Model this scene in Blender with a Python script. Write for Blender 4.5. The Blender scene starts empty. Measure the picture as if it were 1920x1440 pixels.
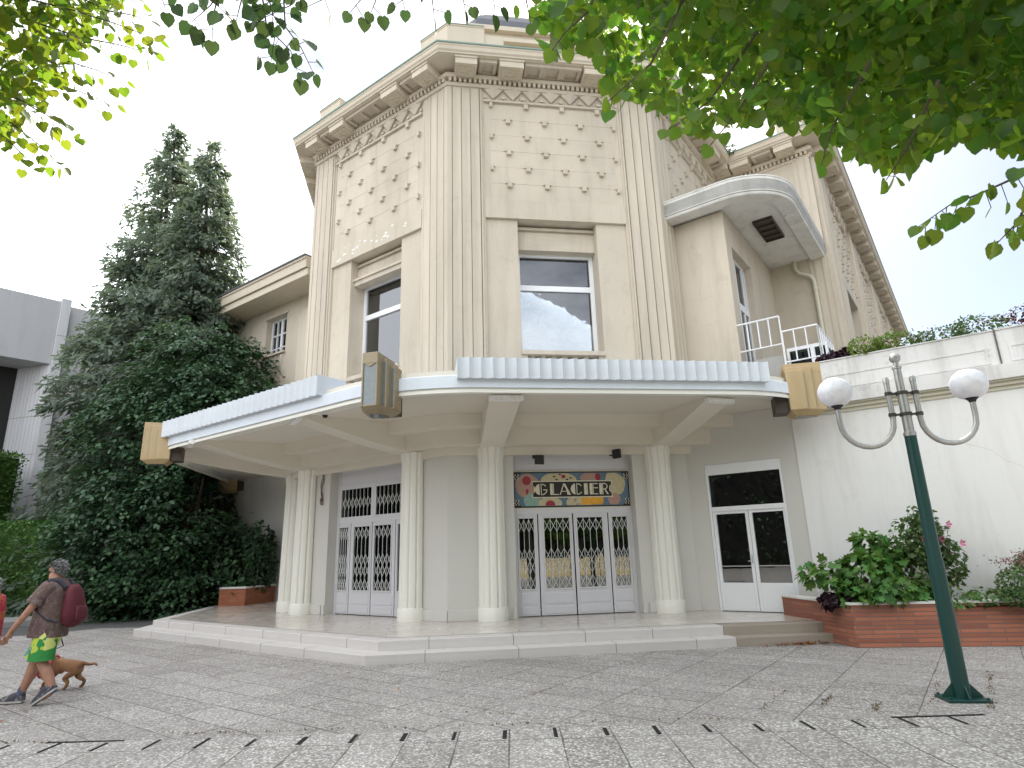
import bpy, bmesh, math, random
import numpy as np
from mathutils import Vector, Matrix
random.seed(5); RNG = np.random.default_rng(5)
SC = bpy.context.scene
COL = SC.collection

# ------------------------------------------------------------------ camera
YAW, PITCH, ROLL = 0.1495277, 0.2658929, -0.0293016
F_PX, CAM_H = 1154.313, 1.65
def camera_axes():
    ca, sa = math.cos(YAW), math.sin(YAW)
    rt0 = Vector((ca, -sa, 0)); fw0 = Vector((sa, ca, 0)); zz = Vector((0, 0, 1))
    fw = fw0 * math.cos(PITCH) + zz * math.sin(PITCH)
    up0 = -fw0 * math.sin(PITCH) + zz * math.cos(PITCH)
    rt = rt0 * math.cos(ROLL) + up0 * math.sin(ROLL)
    up = -rt0 * math.sin(ROLL) + up0 * math.cos(ROLL)
    return rt, up, fw
cd = bpy.data.cameras.new("camera"); cam = bpy.data.objects.new("camera", cd); COL.objects.link(cam)
rt, up, fw = camera_axes()
m = Matrix((rt, up, -fw)).transposed().to_4x4(); m.translation = Vector((0, 0, CAM_H))
cam.matrix_world = m
cd.sensor_fit = 'HORIZONTAL'; cd.sensor_width = 36; cd.lens = 36 * F_PX / 1920
cd.clip_start = 0.05; cd.clip_end = 3000
SC.camera = cam

# ------------------------------------------------------------------ light
SUN_EL, SUN_AZ = 48.0, 26.0        # azimuth from +Y towards +X
w = bpy.data.worlds.new("World"); SC.world = w; w.use_nodes = True
nt = w.node_tree; nt.nodes.clear()
out = nt.nodes.new("ShaderNodeOutputWorld"); bg = nt.nodes.new("ShaderNodeBackground")
sky = nt.nodes.new("ShaderNodeTexSky"); sky.sky_type = 'NISHITA'; sky.sun_disc = False
sky.sun_elevation = math.radians(SUN_EL); sky.sun_rotation = math.radians(SUN_AZ)
sky.air_density = 1.0; sky.dust_density = 1.6; sky.ozone_density = 1.0
tc = nt.nodes.new("ShaderNodeTexCoord")
mp = nt.nodes.new("ShaderNodeMapping"); mp.inputs['Scale'].default_value = (1, 1, 2.2); mp.inputs['Location'].default_value = (0.35, 0.1, 0)
nz = nt.nodes.new("ShaderNodeTexNoise"); nz.inputs['Scale'].default_value = 1.7; nz.inputs['Detail'].default_value = 7; nz.inputs['Roughness'].default_value = .58
rp = nt.nodes.new("ShaderNodeValToRGB"); rp.color_ramp.elements[0].position = .40; rp.color_ramp.elements[1].position = .62
mx = nt.nodes.new("ShaderNodeMix"); mx.data_type = 'RGBA'
mx.inputs[7].default_value = (16.5, 17.0, 17.8, 1)
nt.links.new(tc.outputs['Generated'], mp.inputs[0]); nt.links.new(mp.outputs[0], nz.inputs[0])
dt = nt.nodes.new("ShaderNodeVectorMath"); dt.operation = 'DOT_PRODUCT'; dt.inputs[1].default_value = (-.85, -.25, .30)  # weights bright cloud behind the camera too, added unseen to light the facade
ml = nt.nodes.new("ShaderNodeMath"); ml.operation = 'MULTIPLY_ADD'; ml.inputs[1].default_value = .35
nt.links.new(tc.outputs['Generated'], dt.inputs[0]); nt.links.new(dt.outputs['Value'], ml.inputs[0]); nt.links.new(nz.outputs[0], ml.inputs[2])
nt.links.new(ml.outputs[0], rp.inputs[0]); nt.links.new(rp.outputs[0], mx.inputs[0])
nt.links.new(sky.outputs[0], mx.inputs[6]); nt.links.new(mx.outputs[2], bg.inputs[0])
bg.inputs[1].default_value = 0.10
nt.links.new(bg.outputs[0], out.inputs[0])
sl = bpy.data.lights.new("sun", 'SUN'); sl.energy = 5.0; sl.angle = math.radians(.6); sl.color = (1, .93, .82)
so = bpy.data.objects.new("sun", sl); COL.objects.link(so)
az, el = math.radians(SUN_AZ), math.radians(SUN_EL)
sd = Vector((math.sin(az) * math.cos(el), math.cos(az) * math.cos(el), math.sin(el)))
so.rotation_euler = sd.to_track_quat('Z', 'Y').to_euler()
SC.view_settings.view_transform = 'Standard'; SC.view_settings.look = 'None'
SC.view_settings.exposure = 0.65; SC.view_settings.gamma = 1
SC.cycles.max_bounces = 8; SC.cycles.transparent_max_bounces = 16
SC.cycles.use_denoising = True
SC.cycles.denoiser = 'OPENIMAGEDENOISE'; SC.cycles.denoising_input_passes = 'RGB_ALBEDO_NORMAL'; SC.cycles.denoising_prefilter = 'ACCURATE'
SC.cycles.use_adaptive_sampling = False
SC.cycles.sample_clamp_indirect = 6

# ------------------------------------------------------------------ materials
MATS = {}
def nodes(name):
    mt = bpy.data.materials.new(name); mt.use_nodes = True
    t = mt.node_tree; b = t.nodes['Principled BSDF']; MATS[name] = mt
    return mt, t, b
def rgb(c): return (c[0], c[1], c[2], 1)
def noise(t, scale, detail=5, rough=.6, vec=None, dist=0):
    n = t.nodes.new("ShaderNodeTexNoise"); n.inputs['Scale'].default_value = scale
    n.inputs['Detail'].default_value = detail; n.inputs['Roughness'].default_value = rough; n.inputs['Distortion'].default_value = dist
    if vec is not None: t.links.new(vec, n.inputs[0])
    return n.outputs[0]
def ramp(t, x, p0, p1, c0=(0, 0, 0, 1), c1=(1, 1, 1, 1)):
    r = t.nodes.new("ShaderNodeValToRGB"); r.color_ramp.elements[0].position = p0; r.color_ramp.elements[1].position = p1
    r.color_ramp.elements[0].color = c0; r.color_ramp.elements[1].color = c1
    t.links.new(x, r.inputs[0]); return r.outputs[0]
def mixc(t, fac, a, b, mode='MIX'):
    n = t.nodes.new("ShaderNodeMix"); n.data_type = 'RGBA'; n.blend_type = mode
    for s, v in ((n.inputs[0], fac), (n.inputs[6], a), (n.inputs[7], b)):
        if isinstance(v, (int, float)): s.default_value = v
        elif isinstance(v, tuple): s.default_value = v if len(v) == 4 else rgb(v)
        else: t.links.new(v, s)
    return n.outputs[2]
def math_(t, op, a, b=None, c=None):
    n = t.nodes.new("ShaderNodeMath"); n.operation = op
    for s, v in zip(n.inputs, (a, b, c)):
        if v is None: continue
        if isinstance(v, (int, float)): s.default_value = v
        else: t.links.new(v, s)
    return n.outputs[0]
def objvec(t, scale=(1, 1, 1), rot=0):
    tc = t.nodes.new("ShaderNodeNewGeometry"); mp = t.nodes.new("ShaderNodeMapping")
    mp.inputs['Scale'].default_value = scale; mp.inputs['Rotation'].default_value = (0, 0, rot)
    t.links.new(tc.outputs['Position'], mp.inputs[0]); return mp.outputs[0]
def bump(t, b, h, strength, dist=.01):
    n = t.nodes.new("ShaderNodeBump"); n.inputs['Strength'].default_value = strength; n.inputs['Distance'].default_value = dist
    t.links.new(h, n.inputs['Height']); t.links.new(n.outputs[0], b.inputs['Normal'])
def plaster(name, col, rough=.85, var=.1, streak=.12, dirt=(.25, .22, .18), dirtamt=.15, fine=.15, spec=.25):
    mt, t, b = nodes(name)
    v = objvec(t); vs = objvec(t, (1, 1, .12))
    c = mixc(t, ramp(t, noise(t, .9, 6), .3, .7), rgb([x * (1 - var) for x in col]), rgb([min(1, x * (1 + var * .6)) for x in col]))
    s = ramp(t, noise(t, 3.2, 6, .65, vs), .48, .8)
    c = mixc(t, math_(t, 'MULTIPLY', s, streak), c, rgb(dirt))
    d = ramp(t, noise(t, 2.3, 8, .7, v), .56, .75)
    c = mixc(t, math_(t, 'MULTIPLY', d, dirtamt), c, rgb(dirt))
    t.links.new(c, b.inputs['Base Color']); b.inputs['Roughness'].default_value = rough
    b.inputs['Specular IOR Level'].default_value = spec
    h = math_(t, 'ADD', noise(t, 60, 4, .6, v), math_(t, 'MULTIPLY', noise(t, 5, 4, .6, v), 1.5))
    bump(t, b, h, fine, .01)
    return mt
plaster('beige', (.57, .505, .41), var=.16, streak=.38, dirtamt=.28, dirt=(.27, .225, .17))
plaster('beige_clean', (.60, .53, .42), var=.12, streak=.2, dirtamt=.2, dirt=(.28, .23, .17))
plaster('canopy_white', (.70, .755, .815), var=.05, streak=.08, dirtamt=.07)
plaster('soffit_cream', (.70, .655, .57), var=.04, streak=0, dirtamt=.05)
plaster('column_cream', (.80, .785, .715), rough=.45, var=.03, streak=.03, dirtamt=.03, fine=.08, spec=.4)
plaster('lower_grey', (.60, .585, .545), var=.03, streak=.03, dirtamt=.04)
plaster('white_wall', (.74, .735, .71), var=.06, streak=.22, dirtamt=.12)
plaster('weathered', (.66, .65, .63), var=.16, streak=.55, dirtamt=.55, dirt=(.20, .195, .18))
plaster('slab_weathered', (.68, .67, .63), var=.12, streak=.4, dirtamt=.3, dirt=(.25, .24, .21))
plaster('concrete_pale', (.50, .50, .51), var=.06, streak=.2, dirtamt=.1)
plaster('concrete_white', (.64, .64, .66), var=.05, streak=.3, dirtamt=.12)
plaster('concrete_grey', (.36, .35, .33), var=.15, streak=.2, dirtamt=.3)
plaster('zinc', (.62, .66, .70), rough=.5, var=.08, streak=.2, dirtamt=.12, dirt=(.35, .36, .36))
plaster('copper_green', (.26, .36, .31), rough=.6, var=.2, streak=.1)
plaster('slate', (.10, .105, .12), rough=.6, var=.3, streak=.3)
plaster('sandstone', (.33, .285, .235), var=.2, streak=.1, dirtamt=.3)
plaster('stone_step', (.57, .54, .515), rough=.6, var=.12, streak=.12, dirtamt=.25, dirt=(.35, .33, .31))
plaster('white_paint', (.78, .79, .80), rough=.4, var=.02, streak=.02, dirtamt=.03, fine=.03, spec=.45)
plaster('lilac_paint', (.62, .615, .64), rough=.4, var=.02, streak=.03, dirtamt=.04, fine=.03, spec=.45)
plaster('pipe_cream', (.56, .53, .43), rough=.5, var=.06)
plaster('tan_metal', (.46, .34, .18), rough=.45, var=.12, streak=.35, dirtamt=.2, dirt=(.2, .13, .06), spec=.5)
plaster('brass', (.30, .235, .14), rough=.35, var=.15, streak=.3, dirtamt=.2, dirt=(.12, .08, .04), spec=.6)
plaster('green_paint', (.004, .048, .042), rough=.35, var=.15, streak=.12, dirtamt=.1, dirt=(.05, .06, .04), spec=.5)
plaster('bark', (.07, .055, .04), var=.3, streak=.4, fine=.6)
plaster('soil', (.05, .04, .03), var=.3)
plaster('dirty_paving', (.30, .295, .285), var=.15, streak=0, dirtamt=.3)
plaster('bright_wall', (.80, .67, .42), var=.2, streak=.3, dirtamt=.3)
def simple(name, col, rough=.6, metal=0, spec=.4, emit=None, es=0):
    mt, t, b = nodes(name)
    v = objvec(t)
    c = mixc(t, ramp(t, noise(t, 14, 4, .6, v), .3, .7), rgb([x * .86 for x in col]), rgb([min(1, x * 1.08) for x in col]))
    t.links.new(c, b.inputs['Base Color'])
    b.inputs['Roughness'].default_value = rough; b.inputs['Metallic'].default_value = metal
    b.inputs['Specular IOR Level'].default_value = spec
    if emit: b.inputs['Emission Color'].default_value = rgb(emit); b.inputs['Emission Strength'].default_value = es
    return mt
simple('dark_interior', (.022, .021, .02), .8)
simple('dim_room', (.30, .30, .28), .9)
simple('blind', (.80, .87, .91), .9)
simple('black_metal', (.02, .02, .022), .5)
simple('dark_bronze', (.06, .045, .035), .5)
simple('grille', (.70, .72, .70), .5)
simple('galvanised', (.47, .46, .45), .38, .75)
simple('dark_collar', (.07, .065, .06), .5, .4)
simple('lamp_black', (.02, .02, .025), .5)
simple('globe', (.82, .82, .88), .28, 0, .5)
simple('tube_white', (.86, .86, .84), .5)
simple('bulb', (1, .8, .4), .5, 0, .3, (1, .62, .22), 9)
simple('terracotta', (.12, .1, .085), .9)
simple('cable', (.10, .06, .04), .7)
simple('skin', (.42, .22, .15), .55)
simple('hair_grey', (.17, .165, .16), .75)
simple('pack_red', (.10, .014, .022), .7)
simple('pack_dark', (.03, .03, .045), .7)
simple('sock', (.10, .115, .17), .9)
simple('sole', (.42, .40, .37), .7)
simple('harness', (.55, .05, .09), .6)
simple('phone_white', (.72, .74, .78), .4)
simple('steel', (.6, .6, .6), .3, .9)
simple('sign_blue', (.10, .17, .235), .45)
simple('sign_black', (.015, .012, .012), .4)
simple('sign_cream', (.66, .62, .48), .45)
simple('sign_pink', (.42, .25, .20), .5)
simple('sign_red', (.30, .03, .045), .5)
simple('sign_ice', (.52, .45, .28), .5)
simple('sign_mint', (.24, .38, .32), .5)
simple('sign_orange', (.74, .36, .03), .5)
simple('flower_pink', (.55, .13, .27), .7)
simple('slot_dark', (.012, .011, .01), .95)
def glass(name, tint, ior=1.9, rough=.01, wav=.0):
    mt, t, b = nodes(name); t.nodes.remove(b)
    o = t.nodes['Material Output']
    g = t.nodes.new("ShaderNodeBsdfGlossy"); g.inputs['Roughness'].default_value = rough; g.inputs['Color'].default_value = (.95, .97, 1, 1)
    tr = t.nodes.new("ShaderNodeBsdfTransparent"); tr.inputs[0].default_value = rgb(tint)
    fr = t.nodes.new("ShaderNodeFresnel"); fr.inputs[0].default_value = ior
    ms = t.nodes.new("ShaderNodeMixShader")
    bm = t.nodes.new("ShaderNodeBump"); bm.inputs['Strength'].default_value = .04; bm.inputs['Distance'].default_value = .02
    t.links.new(noise(t, 1.6, 2, .5, objvec(t)), bm.inputs['Height']); t.links.new(bm.outputs[0], g.inputs['Normal'])
    t.links.new(fr.outputs[0], ms.inputs[0]); t.links.new(tr.outputs[0], ms.inputs[1]); t.links.new(g.outputs[0], ms.inputs[2])
    t.links.new(ms.outputs[0], o.inputs[0]); return mt
glass('door_glass', (.70, .72, .71), 1.9)
glass('dull_glass', (.35, .42, .36), 1.2)
glass('window_glass', (.90, .93, .95), 2.3)
simple('lantern_glass', (.13, .165, .165), .12, 0, .9)
def marble():
    mt, t, b = nodes('marble')
    v = objvec(t, rot=math.radians(45)); 
    br = t.nodes.new("ShaderNodeTexBrick"); br.offset = .5
    br.inputs['Scale'].default_value = 1; br.inputs['Mortar Size'].default_value = .004; br.inputs['Brick Width'].default_value = 1.15; br.inputs['Row Height'].default_value = .62
    br.inputs['Color1'].default_value = (.62, .575, .52, 1); br.inputs['Color2'].default_value = (.52, .47, .41, 1); br.inputs['Mortar'].default_value = (.26, .23, .2, 1)
    v2 = objvec(t)
    t.links.new(v2, br.inputs[0])
    vn = ramp(t, noise(t, 2.5, 9, .7, v2, 1.5), .45, .7)
    c = mixc(t, math_(t, 'MULTIPLY', vn, .25), br.outputs[0], (.40, .35, .31, 1))
    t.links.new(c, b.inputs['Base Color'])
    r = ramp(t, noise(t, 4, 6, .6, v2), .3, .7, (.10, .10, .10, 1), (.28, .28, .28, 1)); t.links.new(r, b.inputs['Roughness'])
    b.inputs['Specular IOR Level'].default_value = .6
    return mt
marble()
def paving():
    mt, t, b = nodes('paving')
    v = objvec(t)
    # exposed aggregate
    vo = t.nodes.new("ShaderNodeTexVoronoi"); vo.inputs['Scale'].default_value = 48; t.links.new(v, vo.inputs[0])
    wn = t.nodes.new("ShaderNodeTexWhiteNoise"); t.links.new(vo.outputs['Color'], wn.inputs[0])
    peb = ramp(t, wn.outputs['Value'], 0, 1); 
    r = t.nodes.new("ShaderNodeValToRGB"); e = r.color_ramp.elements
    e[0].position = 0; e[0].color = (.20, .18, .16, 1); e[1].position = 1; e[1].color = (.95, .93, .90, 1)
    for p, cc in ((.35, (.36, .335, .31, 1)), (.6, (.52, .50, .47, 1)), (.82, (.70, .68, .65, 1))):
        n = e.new(p); n.color = cc
    t.links.new(wn.outputs['Value'], r.inputs[0])
    edge = ramp(t, vo.outputs['Distance'], .3, .75)
    c = mixc(t, math_(t, 'MULTIPLY', edge, .7), r.outputs[0], (.17, .155, .14, 1))
    # big stains
    st = ramp(t, noise(t, .55, 6, .65, v), .38, .68)
    c = mixc(t, math_(t, 'MULTIPLY', st, .5), c, (.25, .23, .215, 1))
    st2 = ramp(t, noise(t, 2.6, 6, .7, v), .5, .75)
    c = mixc(t, math_(t, 'MULTIPLY', st2, .35), c, (.20, .18, .16, 1))
    # joints: two square grids meeting at the drain line
    def grid(rot, size, off):
        mp = t.nodes.new("ShaderNodeMapping"); mp.inputs['Rotation'].default_value = (0, 0, rot); mp.inputs['Location'].default_value = (off[0], off[1], 0)
        wv = t.nodes.new("ShaderNodeVectorMath"); wv.operation = 'ADD'
        nn = t.nodes.new("ShaderNodeTexNoise"); nn.inputs['Scale'].default_value = 3; t.links.new(v, nn.inputs[0])
        sc = t.nodes.new("ShaderNodeVectorMath"); sc.operation = 'SCALE'; sc.inputs['Scale'].default_value = .02; t.links.new(nn.outputs['Color'], sc.inputs[0])
        t.links.new(v, wv.inputs[0]); t.links.new(sc.outputs[0], wv.inputs[1]); t.links.new(wv.outputs[0], mp.inputs[0])
        sp = t.nodes.new("ShaderNodeSeparateXYZ"); t.links.new(mp.outputs[0], sp.inputs[0])
        ds = []
        for k in (0, 1):
            q = math_(t, 'DIVIDE', sp.outputs[k], size[k]); fr = math_(t, 'FRACT', q)
            d = math_(t, 'MULTIPLY', math_(t, 'MINIMUM', fr, math_(t, 'SUBTRACT', 1, fr)), size[k]); ds.append(d)
        fl = [math_(t, 'FLOOR', math_(t, 'DIVIDE', sp.outputs[k], size[k])) for k in (0, 1)]
        cb = t.nodes.new("ShaderNodeCombineXYZ"); t.links.new(fl[0], cb.inputs[0]); t.links.new(fl[1], cb.inputs[1])
        wq = t.nodes.new("ShaderNodeTexWhiteNoise"); t.links.new(cb.outputs[0], wq.inputs[0])
        return ds, wq.outputs['Value']
    (a0, a1), ta = grid(math.radians(-45), (.481, .962), (.02, .1))
    (b0, b1), tb = grid(math.radians(8.4), (.48, 1.2), (.09, -.28))
    sp = t.nodes.new("ShaderNodeSeparateXYZ"); t.links.new(v, sp.inputs[0])
    line = math_(t, 'ADD', math_(t, 'MULTIPLY', sp.outputs[0], math.sin(math.radians(8.4))), math_(t, 'MULTIPLY', sp.outputs[1], math.cos(math.radians(8.4))))
    near = math_(t, 'LESS_THAN', line, 6.62)
    def pick(x, y): 
        return math_(t, 'ADD', math_(t, 'MULTIPLY', near, y), math_(t, 'MULTIPLY', math_(t, 'SUBTRACT', 1, near), x))
    wid = ramp(t, noise(t, 1.4, 4, .6, v), .35, .75)
    d = math_(t, 'MINIMUM', pick(a0, b0), pick(a1, b1))
    wv = math_(t, 'ADD', .0035, math_(t, 'MULTIPLY', wid, .009))
    j = math_(t, 'LESS_THAN', d, wv)
    tone = pick(ta, tb)
    c = mixc(t, .15, mixc(t, math_(t, 'MULTIPLY', math_(t, 'SUBTRACT', 1, near), .28), c, (.21, .19, .175, 1)), mixc(t, tone, (.12, .11, .1, 1), (.55, .53, .5, 1)))  # far slabs darker: stains and shading both mixed into the colour
    moss = ramp(t, noise(t, 2.1, 3, .5, v), .56, .66)
    jc = mixc(t, moss, (.055, .045, .036, 1), (.10, .095, .03, 1))
    c = mixc(t, math_(t, 'MULTIPLY', j, .72), c, jc)
    t.links.new(c, b.inputs['Base Color']); b.inputs['Roughness'].default_value = .85; b.inputs['Specular IOR Level'].default_value = .25
    h = math_(t, 'SUBTRACT', math_(t, 'SUBTRACT', 1, vo.outputs['Distance']), math_(t, 'MULTIPLY', j, 2.0))
    bump(t, b, h, .55, .012)
paving()
def asphalt():
    mt, t, b = nodes('asphalt'); v = objvec(t)
    c = mixc(t, ramp(t, noise(t, 90, 3, .7, v), .35, .7), (.045, .045, .047, 1), (.14, .138, .135, 1))
    c = mixc(t, ramp(t, noise(t, .6, 5, .6, v), .35, .7), c, (.10, .098, .095, 1))
    t.links.new(c, b.inputs['Base Color']); b.inputs['Roughness'].default_value = .85
    bump(t, b, noise(t, 120, 3, .6, v), .4, .01)
asphalt()
def brick(name, c1, c2, mortar, bw, rh, ms):
    mt, t, b = nodes(name)
    tc = t.nodes.new("ShaderNodeUVMap"); br = t.nodes.new("ShaderNodeTexBrick"); br.offset = .37; br.offset_frequency = 2
    br.inputs['Scale'].default_value = 1; br.inputs['Mortar Size'].default_value = ms; br.inputs['Mortar Smooth'].default_value = .3
    br.inputs['Brick Width'].default_value = bw; br.inputs['Row Height'].default_value = rh
    br.inputs['Color1'].default_value = rgb(c1); br.inputs['Color2'].default_value = rgb(c2); br.inputs['Mortar'].default_value = rgb(mortar); br.inputs['Bias'].default_value = -.1
    t.links.new(tc.outputs[0], br.inputs[0])
    v = objvec(t); n = ramp(t, noise(t, 5, 6, .7, v), .45, .75)
    c = mixc(t, math_(t, 'MULTIPLY', n, .4), br.outputs[0], (.20, .12, .10, 1))
    n2 = ramp(t, noise(t, 1.3, 8, .75, v), .6, .72); c = mixc(t, math_(t, 'MULTIPLY', n2, .35), c, (.45, .38, .34, 1))
    t.links.new(c, b.inputs['Base Color']); b.inputs['Roughness'].default_value = .7
    bump(t, b, math_(t, 'SUBTRACT', math_(t, 'MULTIPLY', noise(t, 40, 4, .6, v), .5), br.outputs['Fac']), .7, .012)
brick('thin_brick', (.43, .15, .085), (.25, .08, .05), (.16, .125, .10), .66, .066, .008)
brick('brick_orange', (.42, .14, .055), (.34, .10, .04), (.22, .13, .09), .25, .07, .006)
def leaf(name, col, trans, tw=.45, rough=.5, hv=.03, vv=.5, spec=.35):
    mt, t, b = nodes(name); o = t.nodes['Material Output']
    g = t.nodes.new("ShaderNodeNewGeometry")
    hs = t.nodes.new("ShaderNodeHueSaturation"); hs.inputs['Color'].default_value = rgb(col)
    ht = t.nodes.new("ShaderNodeHueSaturation"); ht.inputs['Color'].default_value = rgb(trans)
    rnd = g.outputs['Random Per Island']
    wn = t.nodes.new("ShaderNodeTexWhiteNoise"); wn.noise_dimensions = '1D'; t.links.new(rnd, wn.inputs['W'])
    hue = math_(t, 'ADD', .5 - hv, math_(t, 'MULTIPLY', rnd, 2 * hv))
    val = math_(t, 'ADD', 1 - vv, math_(t, 'MULTIPLY', wn.outputs['Value'], 2 * vv))
    big = ramp(t, noise(t, .8, 3, .5, objvec(t)), .3, .7)
    val2 = math_(t, 'MULTIPLY', val, math_(t, 'ADD', .7, math_(t, 'MULTIPLY', big, .6)))
    for h in (hs, ht): t.links.new(hue, h.inputs['Hue'])
    t.links.new(val2, hs.inputs['Value'])
    t.links.new(hs.outputs[0], b.inputs['Base Color']); b.inputs['Roughness'].default_value = rough; b.inputs['Specular IOR Level'].default_value = spec
    tl = t.nodes.new("ShaderNodeBsdfTranslucent"); t.links.new(ht.outputs[0], tl.inputs[0])
    ms = t.nodes.new("ShaderNodeMixShader"); ms.inputs[0].default_value = tw
    t.links.new(b.outputs[0], ms.inputs[1]); t.links.new(tl.outputs[0], ms.inputs[2]); t.links.new(ms.outputs[0], o.inputs[0])
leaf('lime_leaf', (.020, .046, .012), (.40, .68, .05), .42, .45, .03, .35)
leaf('lime_leaf_shaded', (.045, .085, .035), (.10, .18, .04), .25, .5, .02, .3)  # duller, darker copy of the lime leaf: shade put into the colour
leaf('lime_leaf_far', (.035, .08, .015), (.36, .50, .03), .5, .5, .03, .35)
leaf('conifer_leaf', (.13, .175, .13), (.30, .38, .22), .35, .6, .02, .5)
leaf('dark_leaf', (.046, .10, .045), (.08, .16, .05), .2, .45, .025, .65, .4)
leaf('hedge_leaf', (.075, .16, .035), (.14, .26, .04), .2, .6, .02, .5)
leaf('vine_leaf', (.085, .19, .045), (.2, .36, .05), .3, .5, .025, .45)
leaf('purple_leaf', (.03, .012, .022), (.05, .01, .02), .2, .45, .02, .4)
leaf('shrub_leaf', (.08, .14, .045), (.16, .27, .05), .3, .55, .03, .5)
leaf('bright_leaf', (.13, .20, .04), (.3, .4, .05), .35, .55, .03, .4)
leaf('seed_head', (.25, .10, .10), (.3, .12, .1), .2, .8, .02, .4)
leaf('dry_leaf', (.28, .13, .06), (.3, .12, .04), .2, .8, .03, .5)
leaf('weed', (.17, .12, .06), (.2, .15, .05), .3, .8, .03, .5)
leaf('back_leaf', (.06, .12, .02), (.3, .45, .03), .45, .55, .03, .5)
def cloth(name, cols, scale):
    mt, t, b = nodes(name)
    tc = t.nodes.new("ShaderNodeTexCoord")
    vo = t.nodes.new("ShaderNodeTexVoronoi"); vo.inputs['Scale'].default_value = scale
    vd = t.nodes.new("ShaderNodeMapping"); t.links.new(tc.outputs['Object'], vd.inputs[0])
    nn = t.nodes.new("ShaderNodeTexNoise"); nn.inputs['Scale'].default_value = scale * .8; t.links.new(vd.outputs[0], nn.inputs[0])
    ad = mixc(t, .35, vd.outputs[0], nn.outputs['Color']); t.links.new(ad, vo.inputs[0])
    wn = t.nodes.new("ShaderNodeTexWhiteNoise"); t.links.new(vo.outputs['Color'], wn.inputs[0])
    r = t.nodes.new("ShaderNodeValToRGB"); r.color_ramp.interpolation = 'CONSTANT'; e = r.color_ramp.elements
    e[0].color = rgb(cols[0]); e[1].position = 1 / len(cols); e[1].color = rgb(cols[1])
    for k in range(2, len(cols)):
        n = e.new(k / len(cols)); n.color = rgb(cols[k])
    t.links.new(wn.outputs['Value'], r.inputs[0]); t.links.new(r.outputs[0], b.inputs['Base Color']); b.inputs['Roughness'].default_value = .85
    bump(t, b, noise(t, 9, 3, .5, vd.outputs[0]), .5, .03)
leaf('hair_strand', (.30, .295, .29), (.2, .2, .2), .1, .7, .01, .18)
cloth('shirt_print', [(.13, .082, .07), (.105, .06, .06), (.15, .10, .095), (.17, .13, .115), (.115, .08, .06)], 14)
cloth('shorts_print', [(.03, .24, .05), (.45, .55, .07), (.12, .32, .33), (.62, .66, .20), (.02, .18, .06)], 5)
cloth('red_print', [(.42, .03, .06), (.50, .06, .10), (.45, .18, .06), (.30, .03, .12), (.5, .1, .05)], 11)
cloth('shoe', [(.05, .05, .065), (.08, .08, .095), (.22, .21, .21)], 12)
cloth('dog_fur', [(.27, .13, .06), (.22, .10, .05), (.32, .17, .08)], 7)

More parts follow.
